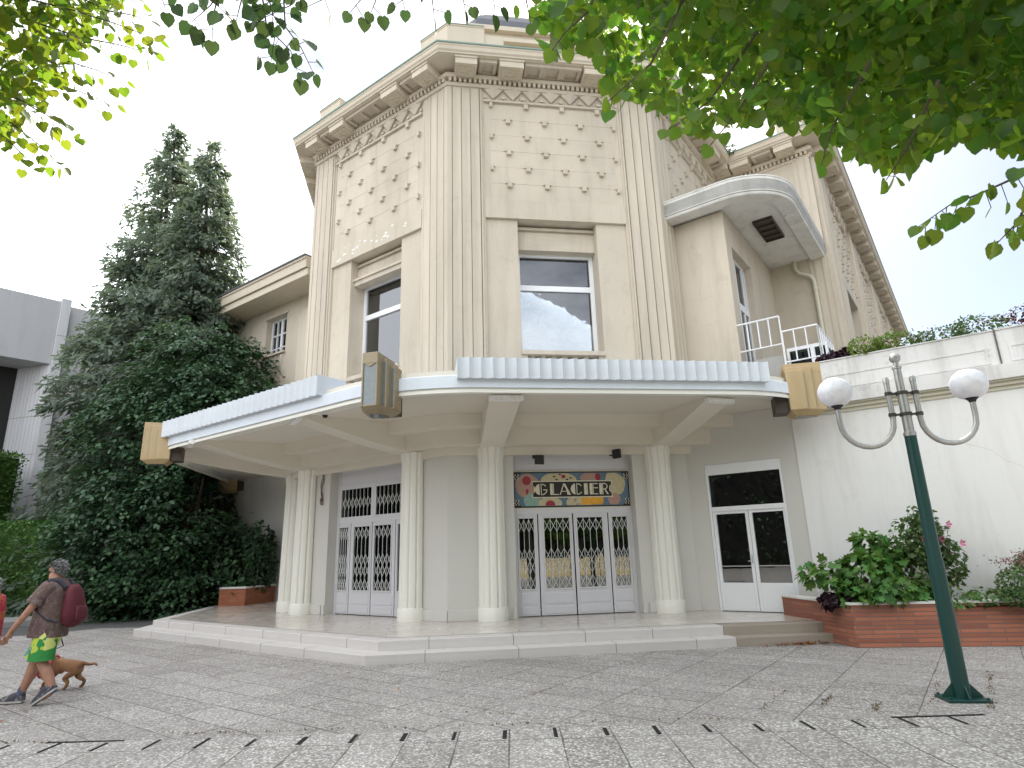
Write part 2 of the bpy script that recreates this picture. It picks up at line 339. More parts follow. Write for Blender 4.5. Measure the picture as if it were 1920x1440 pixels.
# ------------------------------------------------------------------ mesh helpers
ORG = {}
def fr(o, d):
    ox, oy = o; dx, dy = d
    return lambda a, b, z: (ox + dx * a + dy * b, oy + dy * a - dx * b, z)
class MB:
    def __init__(s): s.v = []; s.f = []; s.mi = []; s.cur = 0
    def add(s, v, f):
        n = len(s.v); s.v += [tuple(p) for p in v]; s.f += [tuple(n + i for i in q) for q in f]; s.mi += [s.cur] * len(f)
    def box(s, P, d0, d1, o0, o1, z0, z1):
        v = [P(d, o, z) for z in (z0, z1) for o in (o0, o1) for d in (d0, d1)]
        s.add(v, [(0, 1, 3, 2), (4, 5, 7, 6), (0, 1, 5, 4), (2, 3, 7, 6), (0, 2, 6, 4), (1, 3, 7, 5)])
    def prism(s, P, poly, o0, o1):            # polygon in (d,z), extruded in o
        n = len(poly); v = [P(d, o0, z) for d, z in poly] + [P(d, o1, z) for d, z in poly]
        s.add(v, [tuple(range(n)), tuple(range(2 * n - 1, n - 1, -1))] + [(i, (i + 1) % n, n + (i + 1) % n, n + i) for i in range(n)])
    def plan(s, poly, z0, z1, P=None):         # polygon in plan, extruded in z
        P = P or (lambda x, y, z: (x, y, z))
        n = len(poly); v = [P(x, y, z0) for x, y in poly] + [P(x, y, z1) for x, y in poly]
        s.add(v, [tuple(range(n)), tuple(range(2 * n - 1, n - 1, -1))] + [(i, (i + 1) % n, n + (i + 1) % n, n + i) for i in range(n)])
    def sweep(s, path, prof):                  # closed profile (o,z) along an open plan path, outside on the right
        rings = []
        for k, p in enumerate(path):
            p = np.array(p[:2], float)
            a = (np.array(path[k]) - np.array(path[k - 1]))[:2] if k > 0 else None
            b = (np.array(path[k + 1]) - np.array(path[k]))[:2] if k < len(path) - 1 else None
            ns = []
            for q in (a, b):
                if q is not None: q = q / np.hypot(*q); ns.append(np.array((q[1], -q[0])))
            if len(ns) == 1: mt = ns[0]
            else:
                mt = ns[0] + ns[1]; mt = mt / (mt @ ns[0]) if abs(mt @ ns[0]) > 1e-6 else ns[0]
            rings.append([(p[0] + mt[0] * o, p[1] + mt[1] * o, z) for o, z in prof])
        n = len(prof); v = [q for r in rings for q in r]; f = []
        for k in range(len(rings) - 1):
            f += [(k * n + i, k * n + (i + 1) % n, (k + 1) * n + (i + 1) % n, (k + 1) * n + i) for i in range(n)]
        f += [tuple(range(n)), tuple(range(len(v) - 1, len(v) - n - 1, -1))]
        s.add(v, f)
    def tube(s, pts, r, seg=8):
        pts = [Vector(p) for p in pts]; rs = r if isinstance(r, (list, tuple)) else [r] * len(pts); rings = []
        t0 = (pts[1] - pts[0]).normalized(); x = t0.orthogonal().normalized()
        for k, p in enumerate(pts):
            tg = ((pts[min(k + 1, len(pts) - 1)] - p).normalized() + (p - pts[max(k - 1, 0)]).normalized()).normalized()
            x = (x - tg * x.dot(tg)).normalized(); y = tg.cross(x)
            rings.append([p + (x * math.cos(2 * math.pi * i / seg) + y * math.sin(2 * math.pi * i / seg)) * rs[k] for i in range(seg)])
        v = [q for r_ in rings for q in r_]; f = []
        for k in range(len(rings) - 1):
            f += [(k * seg + i, k * seg + (i + 1) % seg, (k + 1) * seg + (i + 1) % seg, (k + 1) * seg + i) for i in range(seg)]
        f += [tuple(range(seg)), tuple(range(len(v) - 1, len(v) - seg - 1, -1))]
        s.add(v, f)
    def lathe(s, c, prof, seg=24, rf=None, sx=1, sy=1):
        v = []; f = []
        for r, z in prof:
            for i in range(seg):
                a = 2 * math.pi * i / seg; rr = r * (rf(a, z) if rf else 1)
                v.append((c[0] + rr * math.cos(a) * sx, c[1] + rr * math.sin(a) * sy, c[2] + z))
        for k in range(len(prof) - 1):
            f += [(k * seg + i, k * seg + (i + 1) % seg, (k + 1) * seg + (i + 1) % seg, (k + 1) * seg + i) for i in range(seg)]
        f += [tuple(range(seg)), tuple(range(len(v) - 1, len(v) - seg - 1, -1))]
        s.add(v, f)
    def build(s, name, mat, parent=None, smooth=False, bevel=0, ang=35, uv=False, recalc=True):
        org = ORG.get(parent.name, Vector((0, 0, 0))) if parent else Vector((0, 0, 0))
        me = bpy.data.meshes.new(name); me.from_pydata([(p[0] - org.x, p[1] - org.y, p[2] - org.z) for p in s.v], [], s.f)
        for mname in (mat if isinstance(mat, (list, tuple)) else [mat]): me.materials.append(MATS[mname])
        if any(s.mi): me.polygons.foreach_set('material_index', s.mi)
        if recalc:
            bm = bmesh.new(); bm.from_mesh(me); bmesh.ops.recalc_face_normals(bm, faces=bm.faces)
            if uv:
                ul = bm.loops.layers.uv.new('uv')
                for fc in bm.faces:
                    n = fc.normal; td = Vector((-n.y, n.x, 0))
                    td = td.normalized() if td.length > .1 else Vector((1, 0, 0))
                    for lp in fc.loops: lp[ul].uv = (lp.vert.co.dot(td), lp.vert.co.z + org.z if abs(n.z) < .7 else lp.vert.co.y)
            bm.to_mesh(me); bm.free()
        if smooth:
            me.polygons.foreach_set('use_smooth', [True] * len(me.polygons))
            try: me.set_sharp_from_angle(angle=math.radians(ang))
            except Exception: pass
        me.update()
        o = bpy.data.objects.new(name, me); COL.objects.link(o)
        if parent: o.parent = parent; ORG[o.name] = org
        if bevel:
            b = o.modifiers.new('bevel', 'BEVEL'); b.width = bevel; b.segments = 2; b.limit_method = 'ANGLE'; b.angle_limit = math.radians(40)
        return o
def thing(name, label, cat, loc=(0, 0, 0), group=None):
    o = bpy.data.objects.new(name, None); COL.objects.link(o); o.location = loc; o.empty_display_size = .2
    ORG[o.name] = Vector(loc); o['label'] = label; o['category'] = cat
    if group: o['group'] = group
    return o
def tag(o, label=None, cat=None, group=None, kind=None):
    if label: o['label'] = label
    if cat: o['category'] = cat
    if group: o['group'] = group
    if kind: o['kind'] = kind
    return o
def part(mb, name, mat, parent, **k): return mb.build(name, mat, parent, **k)
def pbox(name, mat, parent, P, *a, **k):
    mb = MB(); mb.box(P, *a); return mb.build(name, mat, parent, **k)
R2 = math.sqrt(.5)
A = (.555, 13.40); S = 5.46; B = (A[0] + S, 13.40)
LE = (A[0] - S * R2, 13.40 + S * R2); RE = (B[0] + S * R2, 13.40 + S * R2)
OUTW = 2.88
WC = (RE[0] + OUTW * R2, RE[1] - OUTW * R2)
FF = fr(A, (1, 0)); FL = fr(LE, (R2, -R2)); FR_ = fr(B, (R2, R2)); FW = fr(RE, (R2, -R2)); FS = fr(WC, (R2, R2))
WORLD = lambda x, y, z: (x, y, z)
ZP = .31

# ------------------------------------------------------------------ the building
BLD = thing('art_deco_building', 'cream art deco building with octagonal corner tower, fluted pilasters and white canopy', 'building', (3.285, 13.4, 0))
def flutes(mb, P, d0, rev, z0, z1, w=.94):
    xs = [(0, 0), (.112, 0)]
    for k in range(3):
        a = .115 + k * .232
        xs += [(a, -.045), (a + .016, -.045)]
        for i in range(0, 8): xs.append((a + .018 + .212 * i / 7, -.003 - .016 * math.sin(math.pi * (i / 7) ** 1.4)))
        xs.append((a + .231, 0))
    xs += [(.813, 0), (.815, -.07), (.835, -.07), (.837, -.02), (.88, -.02), (.882, -.06), (w, -.06), (w, -.2), (0, -.2)]
    poly = [((d0 + w - x) if rev else (d0 + x), o) for x, o in xs]
    mb.plan(poly, z0, z1, P)
def block(mb, P, d, z, half=0):
    l = 0 if half == -1 else .165; r = 0 if half == 1 else .165
    o0 = -.08
    mb.plan([(d - l, o0 - .01), (d + r, o0 - .01), (d + (.06 if r else 0), o0 + .052), (d - (.06 if l else 0), o0 + .052)], z, z + .022, P)

    a = d - .056 if half == 0 else (d if half == -1 else d - .07); b = d + .056 if half == 0 else (d + .07 if half == -1 else d)
    mb.box(P, a, b, o0 - .02, o0 + .08, z - .12, z + .01)
def relief(P, name='relief_panel', right=True):
    mb = MB()
    d0, d1 = .94, 4.52
    for r in range(6):
        z = 12.93 - r * .468
        # a course whose lower edge stands a little proud
        if r < 6:
            mb.prism(P, [(d0 + .16, z - .005), (d1 - .16, z - .005), (d1 - .16, z - .46), (d0 + .16, z - .46)], -.12, -.077 if r % 2 else -.0755)
        if r % 2 == 0: cs = [(1.09, -1), (2.05, 0), (3.01, 0), (3.97, 0)]
        else: cs = [(1.565, 0), (2.525, 0), (3.485, 0), (4.43, 1)]
        for d, h in cs: block(mb, P, d, z, h)
    return part(mb, name, 'beige', BLD)
def zigzag(P, d0=.94, d1=4.52, nm='zigzag_frieze'):
    mb = MB(); n = max(1, round((d1 - d0) / .487)); w = (d1 - d0) / n
    mb.box(P, d0, d1, -.1, -.01, 12.96, 13.02)
    mb.box(P, d0, d1, -.1, -.045, 13.02, 13.05)
    for k in range(n + 1):
        q = d0 + k * w
        if k < n:
            a = q; c = a + w / 2     # hanging leaf, points down, slight ridge
            v = [P(a + .003, -.1, 13.345), P(a + w - .003, -.1, 13.345), P(c, -.1, 13.05), P(a + .003, -.01, 13.345), P(a + w - .003, -.01, 13.345), P(c, -.01, 13.05), P(c, .04, 13.345)]
            mb.add(v, [(0, 1, 2), (0, 2, 5, 3), (1, 4, 5, 2), (3, 5, 6), (6, 5, 4), (0, 3, 6, 4, 1)])
        lo, hi = (0 if k == 0 else -1), (0 if k == n else 1)
        for s_ in (-1, 1):
            if s_ == -1 and lo == 0 or s_ == 1 and hi == 0: continue
            b_ = w / 2 - .06; t_ = 13.24
            mb.prism(P, [(q + s_ * b_, 13.052), (q, t_), (q, t_ - .035), (q + s_ * (b_ - .045), 13.052)], -.1, -.065)
        mb.box(P, q - (.05 if lo else 0), q + (.05 if hi else 0), -.1, .0, 13.055, 13.125)
    return part(mb, nm, 'beige', BLD)
def dentils(P, L, d0=0, nm='dentil_band', pitch=.13):
    mb = MB(); n = int((L - d0) / pitch); 
    for k in range(n):
        a = d0 + (k + .5) * (L - d0) / n
        mb.box(P, a - .034, a + .034, -.05, .10, 13.425, 13.54)
    return part(mb, nm, 'beige_clean', BLD)
def modillion(P, d0, d1):
    mb = MB()
    mb.box(P, d0, d1, .0, .56, 13.565, 13.80)
    mb.box(P, d0 - .012, d1 + .012, .0, .585, 13.735, 13.80)
    mb.box(P, d0 + .07, d1 - .07, .12, .46, 13.545, 13.57)
    for i in range(5):   # carved rosette
        a = i * 1.2566; mb.box(P, (d0 + d1) / 2 + .11 * math.cos(a) - .05, (d0 + d1) / 2 + .11 * math.cos(a) + .05, .29 + .1 * math.sin(a) - .04, .29 + .1 * math.sin(a) + .04, 13.53, 13.56)
    return part(mb, 'modillion', 'beige_clean', BLD)
def coffers(P, spans, nm='cornice_coffer'):
    for d0, d1 in spans:
        n = max(1, round((d1 - d0) / .5)); w = (d1 - d0) / n
        for k in range(n):
            mb = MB(); a, b = d0 + k * w + .002, d0 + (k + 1) * w - .002
            mb.box(P, a, a + .09, .02, .5, 13.70, 13.79); mb.box(P, b - .09, b, .02, .5, 13.70, 13.79)
            mb.box(P, a + .09, b - .09, .02, .1, 13.70, 13.79); mb.box(P, a + .09, b - .09, .42, .5, 13.70, 13.79)
            part(mb, nm, 'beige', BLD)
MODS = [(.18, .73), (1.31, 1.93), (3.53, 4.15), (4.73, 5.28)]
def face_top(P, blocks=True):
    relief(P); zigzag(P); dentils(P, S)
    for a, b in MODS: modillion(P, a, b)
    coffers(P, [(.80, 1.25), (1.98, 3.48), (4.21, 4.66)])
def upper_face(P, window=True, rev_hood=False):
    for rev, d0 in ((False, 0), (True, S - .94)):
        mb = MB(); flutes(mb, P, d0, rev, 4.6, 13.34); part(mb, 'fluted_pilaster', 'beige', BLD)
    mb = MB(); mb.box(P, .9, S - .9, -.7, -.08, 10.12, 14.0); mb.box(P, .935, S - .935, -.7, -.04, 9.605, 10.12)
    part(mb, 'upper_wall', 'beige', BLD)
    face_top(P)
    if not window: 
        pbox('upper_wall', 'beige', BLD, P, .9, S - .9, -.7, -.12, 4.9, 9.605); return
    mb = MB()
    mb.box(P, .9, 1.735, -.75, -.12, 4.9, 9.6); mb.box(P, 3.745, S - .9, -.75, -.12, 4.9, 9.6)
    mb.box(P, 1.735, 3.745, -.75, -.16, 4.9, 5.72)
    part(mb, 'window_pier', 'beige', BLD)
    # window with its surround
    W = MB(); W.box(P, 1.737, 3.743, -.75, -.36, 8.92, 9.40); W.box(P, 1.737, 3.743, -.75, -.40, 9.40, 9.46); W.box(P, 1.737, 3.743, -.75, -.33, 9.46, 9.53); W.box(P, 1.737, 3.743, -.75, -.43, 9.53, 9.6)
    if rev_hood:
        W.prism(P, [(1.738, 8.86), (3.742, 8.86), (3.742, 8.99), (1.738, 8.99)], -.5, -.24)
        W.prism(P, [(1.739, 8.992), (3.741, 8.992), (3.741, 9.05), (1.739, 9.05)], -.5, -.19)
    wn = part(W, 'window', 'beige', BLD)
    zs, zt, zh = 6.20, 8.0, 8.92
    mb = MB(); o0, o1 = -.68, -.60
    for a, b, c, d in ((1.74, 1.84, zs, zh), (3.64, 3.74, zs, zh), (1.84, 3.64, zh - .07, zh), (1.84, 3.64, zs, zs + .08), (1.84, 3.64, zt - .07, zt + .07)):
        mb.box(P, a, b, o0, o1, c, d)
    part(mb, 'window_frame', 'white_paint', wn)
    mb = MB(); mb.box(P, 1.84, 3.64, -.655, -.648, zs + .08, zt - .07); mb.box(P, 1.84, 3.64, -.655, -.648, zt + .07, zh - .07)
    part(mb, 'pane', 'window_glass', wn)
    mb = MB(); mb.box(P, 1.737, 3.743, -.76, -.06, 6.09, 6.19); mb.box(P, 1.737, 3.743, -.6, -.10, 5.72, 5.76); mb.box(P, 1.737, 1.88, -.5, -.13, 5.76, 6.09); mb.box(P, 3.60, 3.743, -.5, -.13, 5.76, 6.09)
    part(mb, 'sill', 'beige', wn)
    for k in range(6):
        mb = MB(); c = P(2.01 + k * .262, -.27, 5.76)
        mb.lathe(c, [(.075, 0), (.075, .04), (.05, .06), (.095, .13), (.09, .17), (.05, .24), (.075, .27), (.075, .33)], 14); part(mb, 'baluster', 'beige', wn, smooth=True)
    mb = MB(); mb.box(P, 1.5, 4.0, -2.2, -2.15, 5.7, 9.2); mb.box(P, 1.5, 4.0, -2.15, -.76, 9.2, 9.25); mb.box(P, 1.45, 1.5, -2.2, -.76, 5.7, 9.25); mb.box(P, 4.0, 4.05, -2.2, -.76, 5.7, 9.25)
    part(mb, 'room_interior', 'dim_room', wn)
    pbox('blind', 'blind', wn, P, 1.85, 3.63, -.70, -.69, 6.28, 8.86 if rev_hood else 7.92)
upper_face(FF); upper_face(FL, rev_hood=True)
mb = MB()
for k in range(26):      # flaking white paint on the band of the left face
    d = random.uniform(1.1, 4.3); z = 9.72 + (d - 1.1) * -.0 + random.uniform(0, .34); n = random.randint(5, 8); r = random.uniform(.02, .075)
    if 1.9 < d < 3.9 or random.random() < .6:
        mb.prism(FL, [(S - d + r * random.uniform(.5, 1.6) * math.cos(6.28 * i / n), z + r * .6 * random.uniform(.4, 1.2) * math.sin(6.28 * i / n)) for i in range(n)], -.04, -.0385)
part(mb, 'flaking_paint', 'white_wall', BLD)['kind'] = 'stuff'
mb = MB(); mb.box(FF, 2.0, 2.78, -.69, -.68, 7.60, 7.66); part(mb, 'room_light', 'tube_white', BLD)
# right face of the tower, upper part only
mb = MB(); flutes(mb, FR_, 0, False, 4.6, 13.34); part(mb, 'fluted_pilaster', 'beige', BLD)
mb = MB(); flutes(mb, FR_, S - .94, True, 4.6, 13.34); part(mb, 'fluted_pilaster', 'beige', BLD)
mb = MB(); mb.box(FR_, .9, S - .9, -.7, -.08, 9.0, 14.0); part(mb, 'upper_wall', 'beige', BLD)
face_top(FR_)
# third (left) face
F3 = fr((LE[0], 20.9), (0, -1)); L3 = 20.9 - LE[1]
mb = MB(); flutes(mb, F3, L3 - .94, True, 4.6, 13.34); part(mb, 'fluted_pilaster', 'beige', BLD)
pbox('upper_wall', 'beige', BLD, F3, 0, L3 - .9, -.7, -.09, 4.6, 14.0)
dentils(F3, L3)
for a, b in ((L3 - .73, L3 - .18), (L3 - 1.93, L3 - 1.31)): modillion(F3, a, b)
# core behind the walls, dark inside
oct8 = []
cx, cy = 3.285, 13.4 + S / 2 * (1 + math.sqrt(2))
def octagon(off): 
    r = (S / 2 * (1 + math.sqrt(2)) + off) / math.cos(math.pi / 8)
    return [(cx + r * math.cos(math.pi / 8 + k * math.pi / 4), cy + r * math.sin(math.pi / 8 + k * math.pi / 4)) for k in range(8)]
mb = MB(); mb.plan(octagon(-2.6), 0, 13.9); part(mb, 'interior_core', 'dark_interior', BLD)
mb = MB(); mb.plan(octagon(-.72), 13.5, 14.02); part(mb, 'roof_deck', 'beige', BLD)
# cornice swept round the whole outline
K_END = 30.0
FAR = FS(K_END - S, 0, 0)
outline = [(LE[0], 20.9), LE, A, B, RE, WC, (FAR[0], FAR[1])]
mb = MB()
mb.sweep(outline, [(-.3, 13.34), (.03, 13.34), (.03, 13.365), (.05, 13.40), (.05, 13.42), (-.03, 13.42), (-.03, 13.545), (.105, 13.545), (.12, 13.60), (.12, 13.64), (.06, 13.66), (.06, 13.72), (-.3, 13.72)])
part(mb, 'cornice_moulding', 'beige_clean', BLD)
mb = MB()
mb.sweep(outline, [(-.5, 13.785), (.56, 13.785), (.585, 13.80), (.62, 13.80), (.62, 13.84), (.655, 13.88), (.665, 13.97), (.685, 14.0), (.685, 14.03), (-.5, 14.05)])
part(mb, 'cornice', 'beige_clean', BLD)
mb = MB(); mb.sweep(outline, [(.4, 14.052), (.70, 14.034), (.71, 14.05), (.71, 14.075), (.4, 14.085)]); part(mb, 'cornice_flashing', 'copper_green', BLD)
# parapet
def mitre_pts(path, o):
    q = []
    for k, p in enumerate(path):
        a = np.array(path[k]) - np.array(path[k - 1]) if k else None
        b = np.array(path[k + 1]) - np.array(path[k]) if k < len(path) - 1 else None
        ns = [np.array((v[1], -v[0])) / np.hypot(*v) for v in (a, b) if v is not None]
        mt = ns[0] if len(ns) == 1 else (ns[0] + ns[1]) / ((ns[0] + ns[1]) @ ns[0])
        q.append((p[0] + mt[0] * o, p[1] + mt[1] * o))
    return q
def along_pt(P, d): q = P(d, 0, 0); return (q[0], q[1])
mb = MB()
for c0, c1, c2 in ((along_pt(FL, S - .99), A, along_pt(FF, .99)), (along_pt(FF, S - .99), B, along_pt(FR_, .99)), (along_pt(F3, L3 - .99), LE, along_pt(FL, .99)), (along_pt(FW, OUTW - .8), WC, along_pt(FS, 1.1))):
    mb.sweep([c0, c1, c2], [(-.45, 14.0), (0, 14.0), (0, 15.27), (.015, 15.27), (.015, 15.31), (-.45, 15.31)])
for P, d0, d1 in ((FF, .995, 1.51), (FF, S - 1.51, S - .995), (FL, .995, 1.51), (FL, S - 1.51, S - .995), (FR_, .995, 1.51), (FR_, S - 1.51, S - .995)):
    mb.box(P, d0, d1, -.42, -.03, 14.0, 15.08)
for P, d0, d1 in ((FF, 1.515, S - 1.515), (FL, 1.515, S - 1.515), (FR_, 1.515, S - 1.515), (FS, 1.2, 24)):
    mb.box(P, d0, d1, -.4, -.08, 14.0, 14.28); mb.box(P, d0, d1, -.46, -.16, 14.28, 14.4)
part(mb, 'parapet', 'beige_clean', BLD)
mb = MB()
for P, d0, d1 in ((FF, -.01, .99), (FF, S - .99, S + .01), (FL, .0, .99), (FL, S - .99, S)):
    mb = MB(); mb.box(P, d0, d1, -.46, .03, 15.313, 15.335); part(mb, 'parapet_flashing', 'copper_green', BLD)
# stepped drum and slate dome
mb = MB()
for k, (o, z0, z1) in enumerate(((-1.0, 14.06, 15.2), (-1.35, 15.2, 15.75), (-1.2, 15.75, 15.87), (-1.7, 15.87, 16.45), (-1.55, 16.45, 16.58), (-2.05, 16.58, 17.2), (-1.9, 17.2, 17.36))):
    mb.plan(octagon(o), z0, z1)
part(mb, 'roof_drum', 'beige_clean', BLD)
mb = MB()
prev = None; zz = [(2.25, 17.36), (2.3, 17.7), (2.5, 18.2), (2.9, 18.75), (3.3, 19.1)]
rings = [[(x, y, z) for x, y in octagon(-o)] for o, z in zz]
v = [p for r in rings for p in r]; f = [tuple(range(len(v) - 1, len(v) - 9, -1))]
for k in range(len(rings) - 1): f += [(k * 8 + i, k * 8 + (i + 1) % 8, (k + 1) * 8 + (i + 1) % 8, (k + 1) * 8 + i) for i in range(8)]
mb.add(v, f)
rdome = part(mb, 'dome_roof', 'slate', BLD)
mb = MB(); mb.plan(octagon(-3.4), 19.1, 19.32); part(mb, 'dome_cap', 'concrete_grey', rdome)

# ---- ground floor walls
GZ = 4.9
mb = MB()
for P in (FF, FL):
    mb.box(P, .001, 1.435, -.55, 0, ZP, GZ); mb.box(P, 4.16, S - .001, -.55, 0, ZP, GZ); mb.box(P, 1.435, 4.16, -.55, .0, 3.79, GZ)
mb.box(F3, 0, L3 - .002, -.55, 0, ZP, GZ)
part(mb, 'ground_floor_wall', 'lower_grey', BLD)
mb = MB()
for P in (FF, FL):
    for q in ((.0, 1.3, .002, .03), (4.3, S, .002, .03), (1.35, 1.437, -.2, .03), (4.158, 4.26, -.2, .03)):
        mb = MB(); mb.box(P, *q, ZP, .53); part(mb, 'plinth', 'lower_grey', BLD, bevel=.01)
def grille_mesh(mb, P, d0, d1, z0, z1, o, cells, half=.013):
    w = (d1 - d0) / cells
    for k in range(cells + 1): mb.box(P, d0 + k * w - half, d0 + k * w + half, o - .008, o, z0, z1)
    def bar(a, b):
        (x0, y0), (x1, y1) = a, b; L = math.hypot(x1 - x0, y1 - y0); nx, ny = -(y1 - y0) / L * half, (x1 - x0) / L * half
        mb.prism(P, [(x0 + nx, y0 + ny), (x1 + nx, y1 + ny), (x1 - nx, y1 - ny), (x0 - nx, y0 - ny)], o - .020, o - .012)
    H = z1 - z0
    for k in range(cells):
        a, b = d0 + k * w, d0 + (k + 1) * w; c = (a + b) / 2
        for zc in ([z1 - .16, z0 + H * .47, z0 + H * .30, z0 + .12] if H > 1 else [z0 + H * .5]):
            for s_ in (1, -1):
                bar((a, zc - .13 * s_), (c, zc)); bar((c, zc), (b, zc - .13 * s_))
def door_set(P, transom, front=True, grille_n=(3, 4, 4, 3)):
    o = -.25
    D = MB()
    # frame of posts and rails
    zt = 2.53
    def rail(a, b, c, d, oo=0): D.box(P, a, b, o - .07, o + oo, c, d)
    rail(1.437, 1.52, ZP, 3.785); rail(4.075, 4.158, ZP, 3.785)
    rail(1.52, 4.075, 2.44, 2.60)
    rail(1.52, 4.075, 3.40, 3.785, -.02)
    if transom: rail(2.72, 2.88, 2.60, 3.40); rail(1.52, 1.58, 2.6, 3.4, -.003); rail(4.015, 4.075, 2.6, 3.4, -.003); rail(1.58, 2.72, 3.28, 3.4, -.006); rail(2.88, 4.015, 3.28, 3.4, -.006)
    else: rail(1.52, 4.075, 2.60, 3.40, -.03)
    dr = part(D, 'door_set', 'lilac_paint', BLD, bevel=.006)
    leafs = [(1.522, 1.975), (2.0, 2.765), (2.795, 3.575), (3.6, 4.073)]
    panes = [(1.56, 1.895), (2.12, 2.695), (2.868, 3.45), (3.675, 4.02)]
    for (a, b), (p, q), g in zip(leafs, panes, grille_n):
        L = MB(); z0, z1 = .87, 2.345
        for x0, x1, c, d in ((a, p, ZP + .015, 2.44), (q, b, ZP + .015, 2.44), (p, q, z1, 2.44), (p, q, ZP + .015, z0)):
            L.box(P, x0, x1, o - .045, o - .006, c, d)
        for x0, x1, c, d in ((p - .03, q + .03, z1, z1 + .03), (p - .03, q + .03, z0 - .03, z0), (p - .03, p, z0, z1), (q, q + .03, z0, z1)):
            L.box(P, x0, x1, o - .02, o + .012, c, d)
        L.box(P, a + .05, b - .05, o - .02, o + .006, .56, z0 - .09); L.box(P, a + .05, b - .05, o - .02, o + .008, ZP + .05, .50)
        lf = part(L, 'door_leaf', 'lilac_paint', dr, bevel=.004)
        pp = MB(); pp.box(P, p, q, o - .03, o - .024, z0, z1); part(pp, 'pane', 'door_glass', dr)
        if g:
            gm = MB(); grille_mesh(gm, P, p, q, z0, z1, o - .001, g, .0045); part(gm, 'grille', 'grille', dr)
    if transom:
        for p, q in ((1.58, 2.72), (2.88, 4.015)):
            pp = MB(); pp.box(P, p, q, o - .03, o - .024, 2.6, 3.28); part(pp, 'pane', 'door_glass', dr)
            gm = MB(); grille_mesh(gm, P, p, q, 2.6, 3.28, o - .001, 8, .0045); part(gm, 'grille', 'grille', dr)
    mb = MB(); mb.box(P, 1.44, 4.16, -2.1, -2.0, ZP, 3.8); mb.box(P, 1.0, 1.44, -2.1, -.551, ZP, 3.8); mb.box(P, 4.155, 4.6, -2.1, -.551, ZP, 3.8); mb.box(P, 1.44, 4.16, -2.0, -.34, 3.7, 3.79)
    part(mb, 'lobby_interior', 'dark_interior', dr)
    return dr
door_set(FF, False)
dl = door_set(FL, True, grille_n=(4, 4, 4, 0))
mb = MB(); c = FL(3.32, -.75, 3.13)
mb.lathe(c, [(.0, -.05), (.05, -.04), (.07, 0), (.05, .05), (.02, .08)], 12); part(mb, 'lobby_lamp', 'bulb', dl, smooth=True)

# ---- columns
def column(P, d, o=.04):
    c = P(d, o, 0)
    def lob(a, z): 
        q = abs(math.sin(5 * a)); return .86 + .14 * min(1, q * 1.5) ** .55
    mb = MB()
    mb.lathe(c, [(.295, .56), (.285, 2.4), (.278, 3.60), (.30, 3.74), (.31, 3.86)], 120, lob)
    col = part(mb, 'column', 'column_cream', BLD, smooth=True, ang=50)
    mb = MB(); mb.lathe(c, [(.318, ZP), (.318, .54), (.305, .565), (.28, .57)], 48, lambda a, z: .97 + .03 * min(1, abs(math.sin(5 * a)) * 1.6)); part(mb, 'column_base', 'column_cream', col, smooth=True, ang=50)
    return c
COLS = {}
for nm, P, d, o_ in (('c3', FF, .93, .04), ('c4', FF, 4.745, .04), ('c2', FL, S - .99, .04), ('c1', FL, S - 4.86, .04), ('c0', F3, L3 - .72, .14)):
    COLS[nm] = column(P, d, o_)

# ---- canopy
def fillet_path(pts, rad, seg=12):
    q = [np.array(pts[0], float)]
    for k in range(1, len(pts) - 1):
        p = np.array(pts[k], float); a = np.array(pts[k - 1], float) - p; b = np.array(pts[k + 1], float) - p
        la, lb = np.hypot(*a), np.hypot(*b); a /= la; b /= lb; t = rad[k - 1]
        p0, p2 = p + a * t, p + b * t
        half = math.acos(max(-1, min(1, a @ b))) / 2; r = t * math.tan(half); bis = (a + b) / np.hypot(*(a + b)); c = p + bis * (r / math.sin(half))
        a0 = math.atan2(*(p0 - c)[::-1]); a1 = math.atan2(*(p2 - c)[::-1]); da = (a1 - a0 + math.pi) % (2 * math.pi) - math.pi
        for i in range(seg + 1): q.append(c + r * np.array((math.cos(a0 + da * i / seg), math.sin(a0 + da * i / seg))))
    q.append(np.array(pts[-1], float)); return [tuple(x) for x in q]
TF, SL, S3X = 10.45, 10.05, -7.05
vR = (7.12, TF); endR = (7.12 + (19.42 - 7.12 - TF) / 2 + .02, TF + (19.42 - 7.12 - TF) / 2 + .02)
vF = (SL - TF, TF); vL = (S3X, SL - S3X); endL = (S3X, 17.5 - S3X + .05)
cpath = fillet_path([endL, vL, vF, vR, endR], [1.45, 1.45, 1.25])
inner = [(RE[0] - 1.5, RE[1] - 3.4), (B[0], B[1]), A, LE, (LE[0], 20.8)]
mb = MB(); mb.plan(mitre_pts(cpath, -.09) + [(B[0] + .001, B[1] + .0), A, LE, (LE[0], 20.8)], 4.47, 4.80)
canopy = part(mb, 'canopy', 'soffit_cream', BLD)
mb = MB(); mb.sweep(cpath, [(-.5, 4.4655), (0, 4.4655), (0, 4.68), (-.03, 4.70), (-.3, 4.71), (-.3, 4.84), (-.32, 4.86), (-.6, 4.86)])
part(mb, 'canopy_fascia', 'canopy_white', canopy)
mb = MB(); mb.sweep(cpath, [(-.5, 4.462), (-.07, 4.462), (-.07, 4.39), (-.05, 4.375), (-.02, 4.375), (-.02, 4.43), (-.045, 4.43), (-.045, 4.464), (-.5, 4.464)]); part(mb, 'canopy_moulding', 'column_cream', canopy)
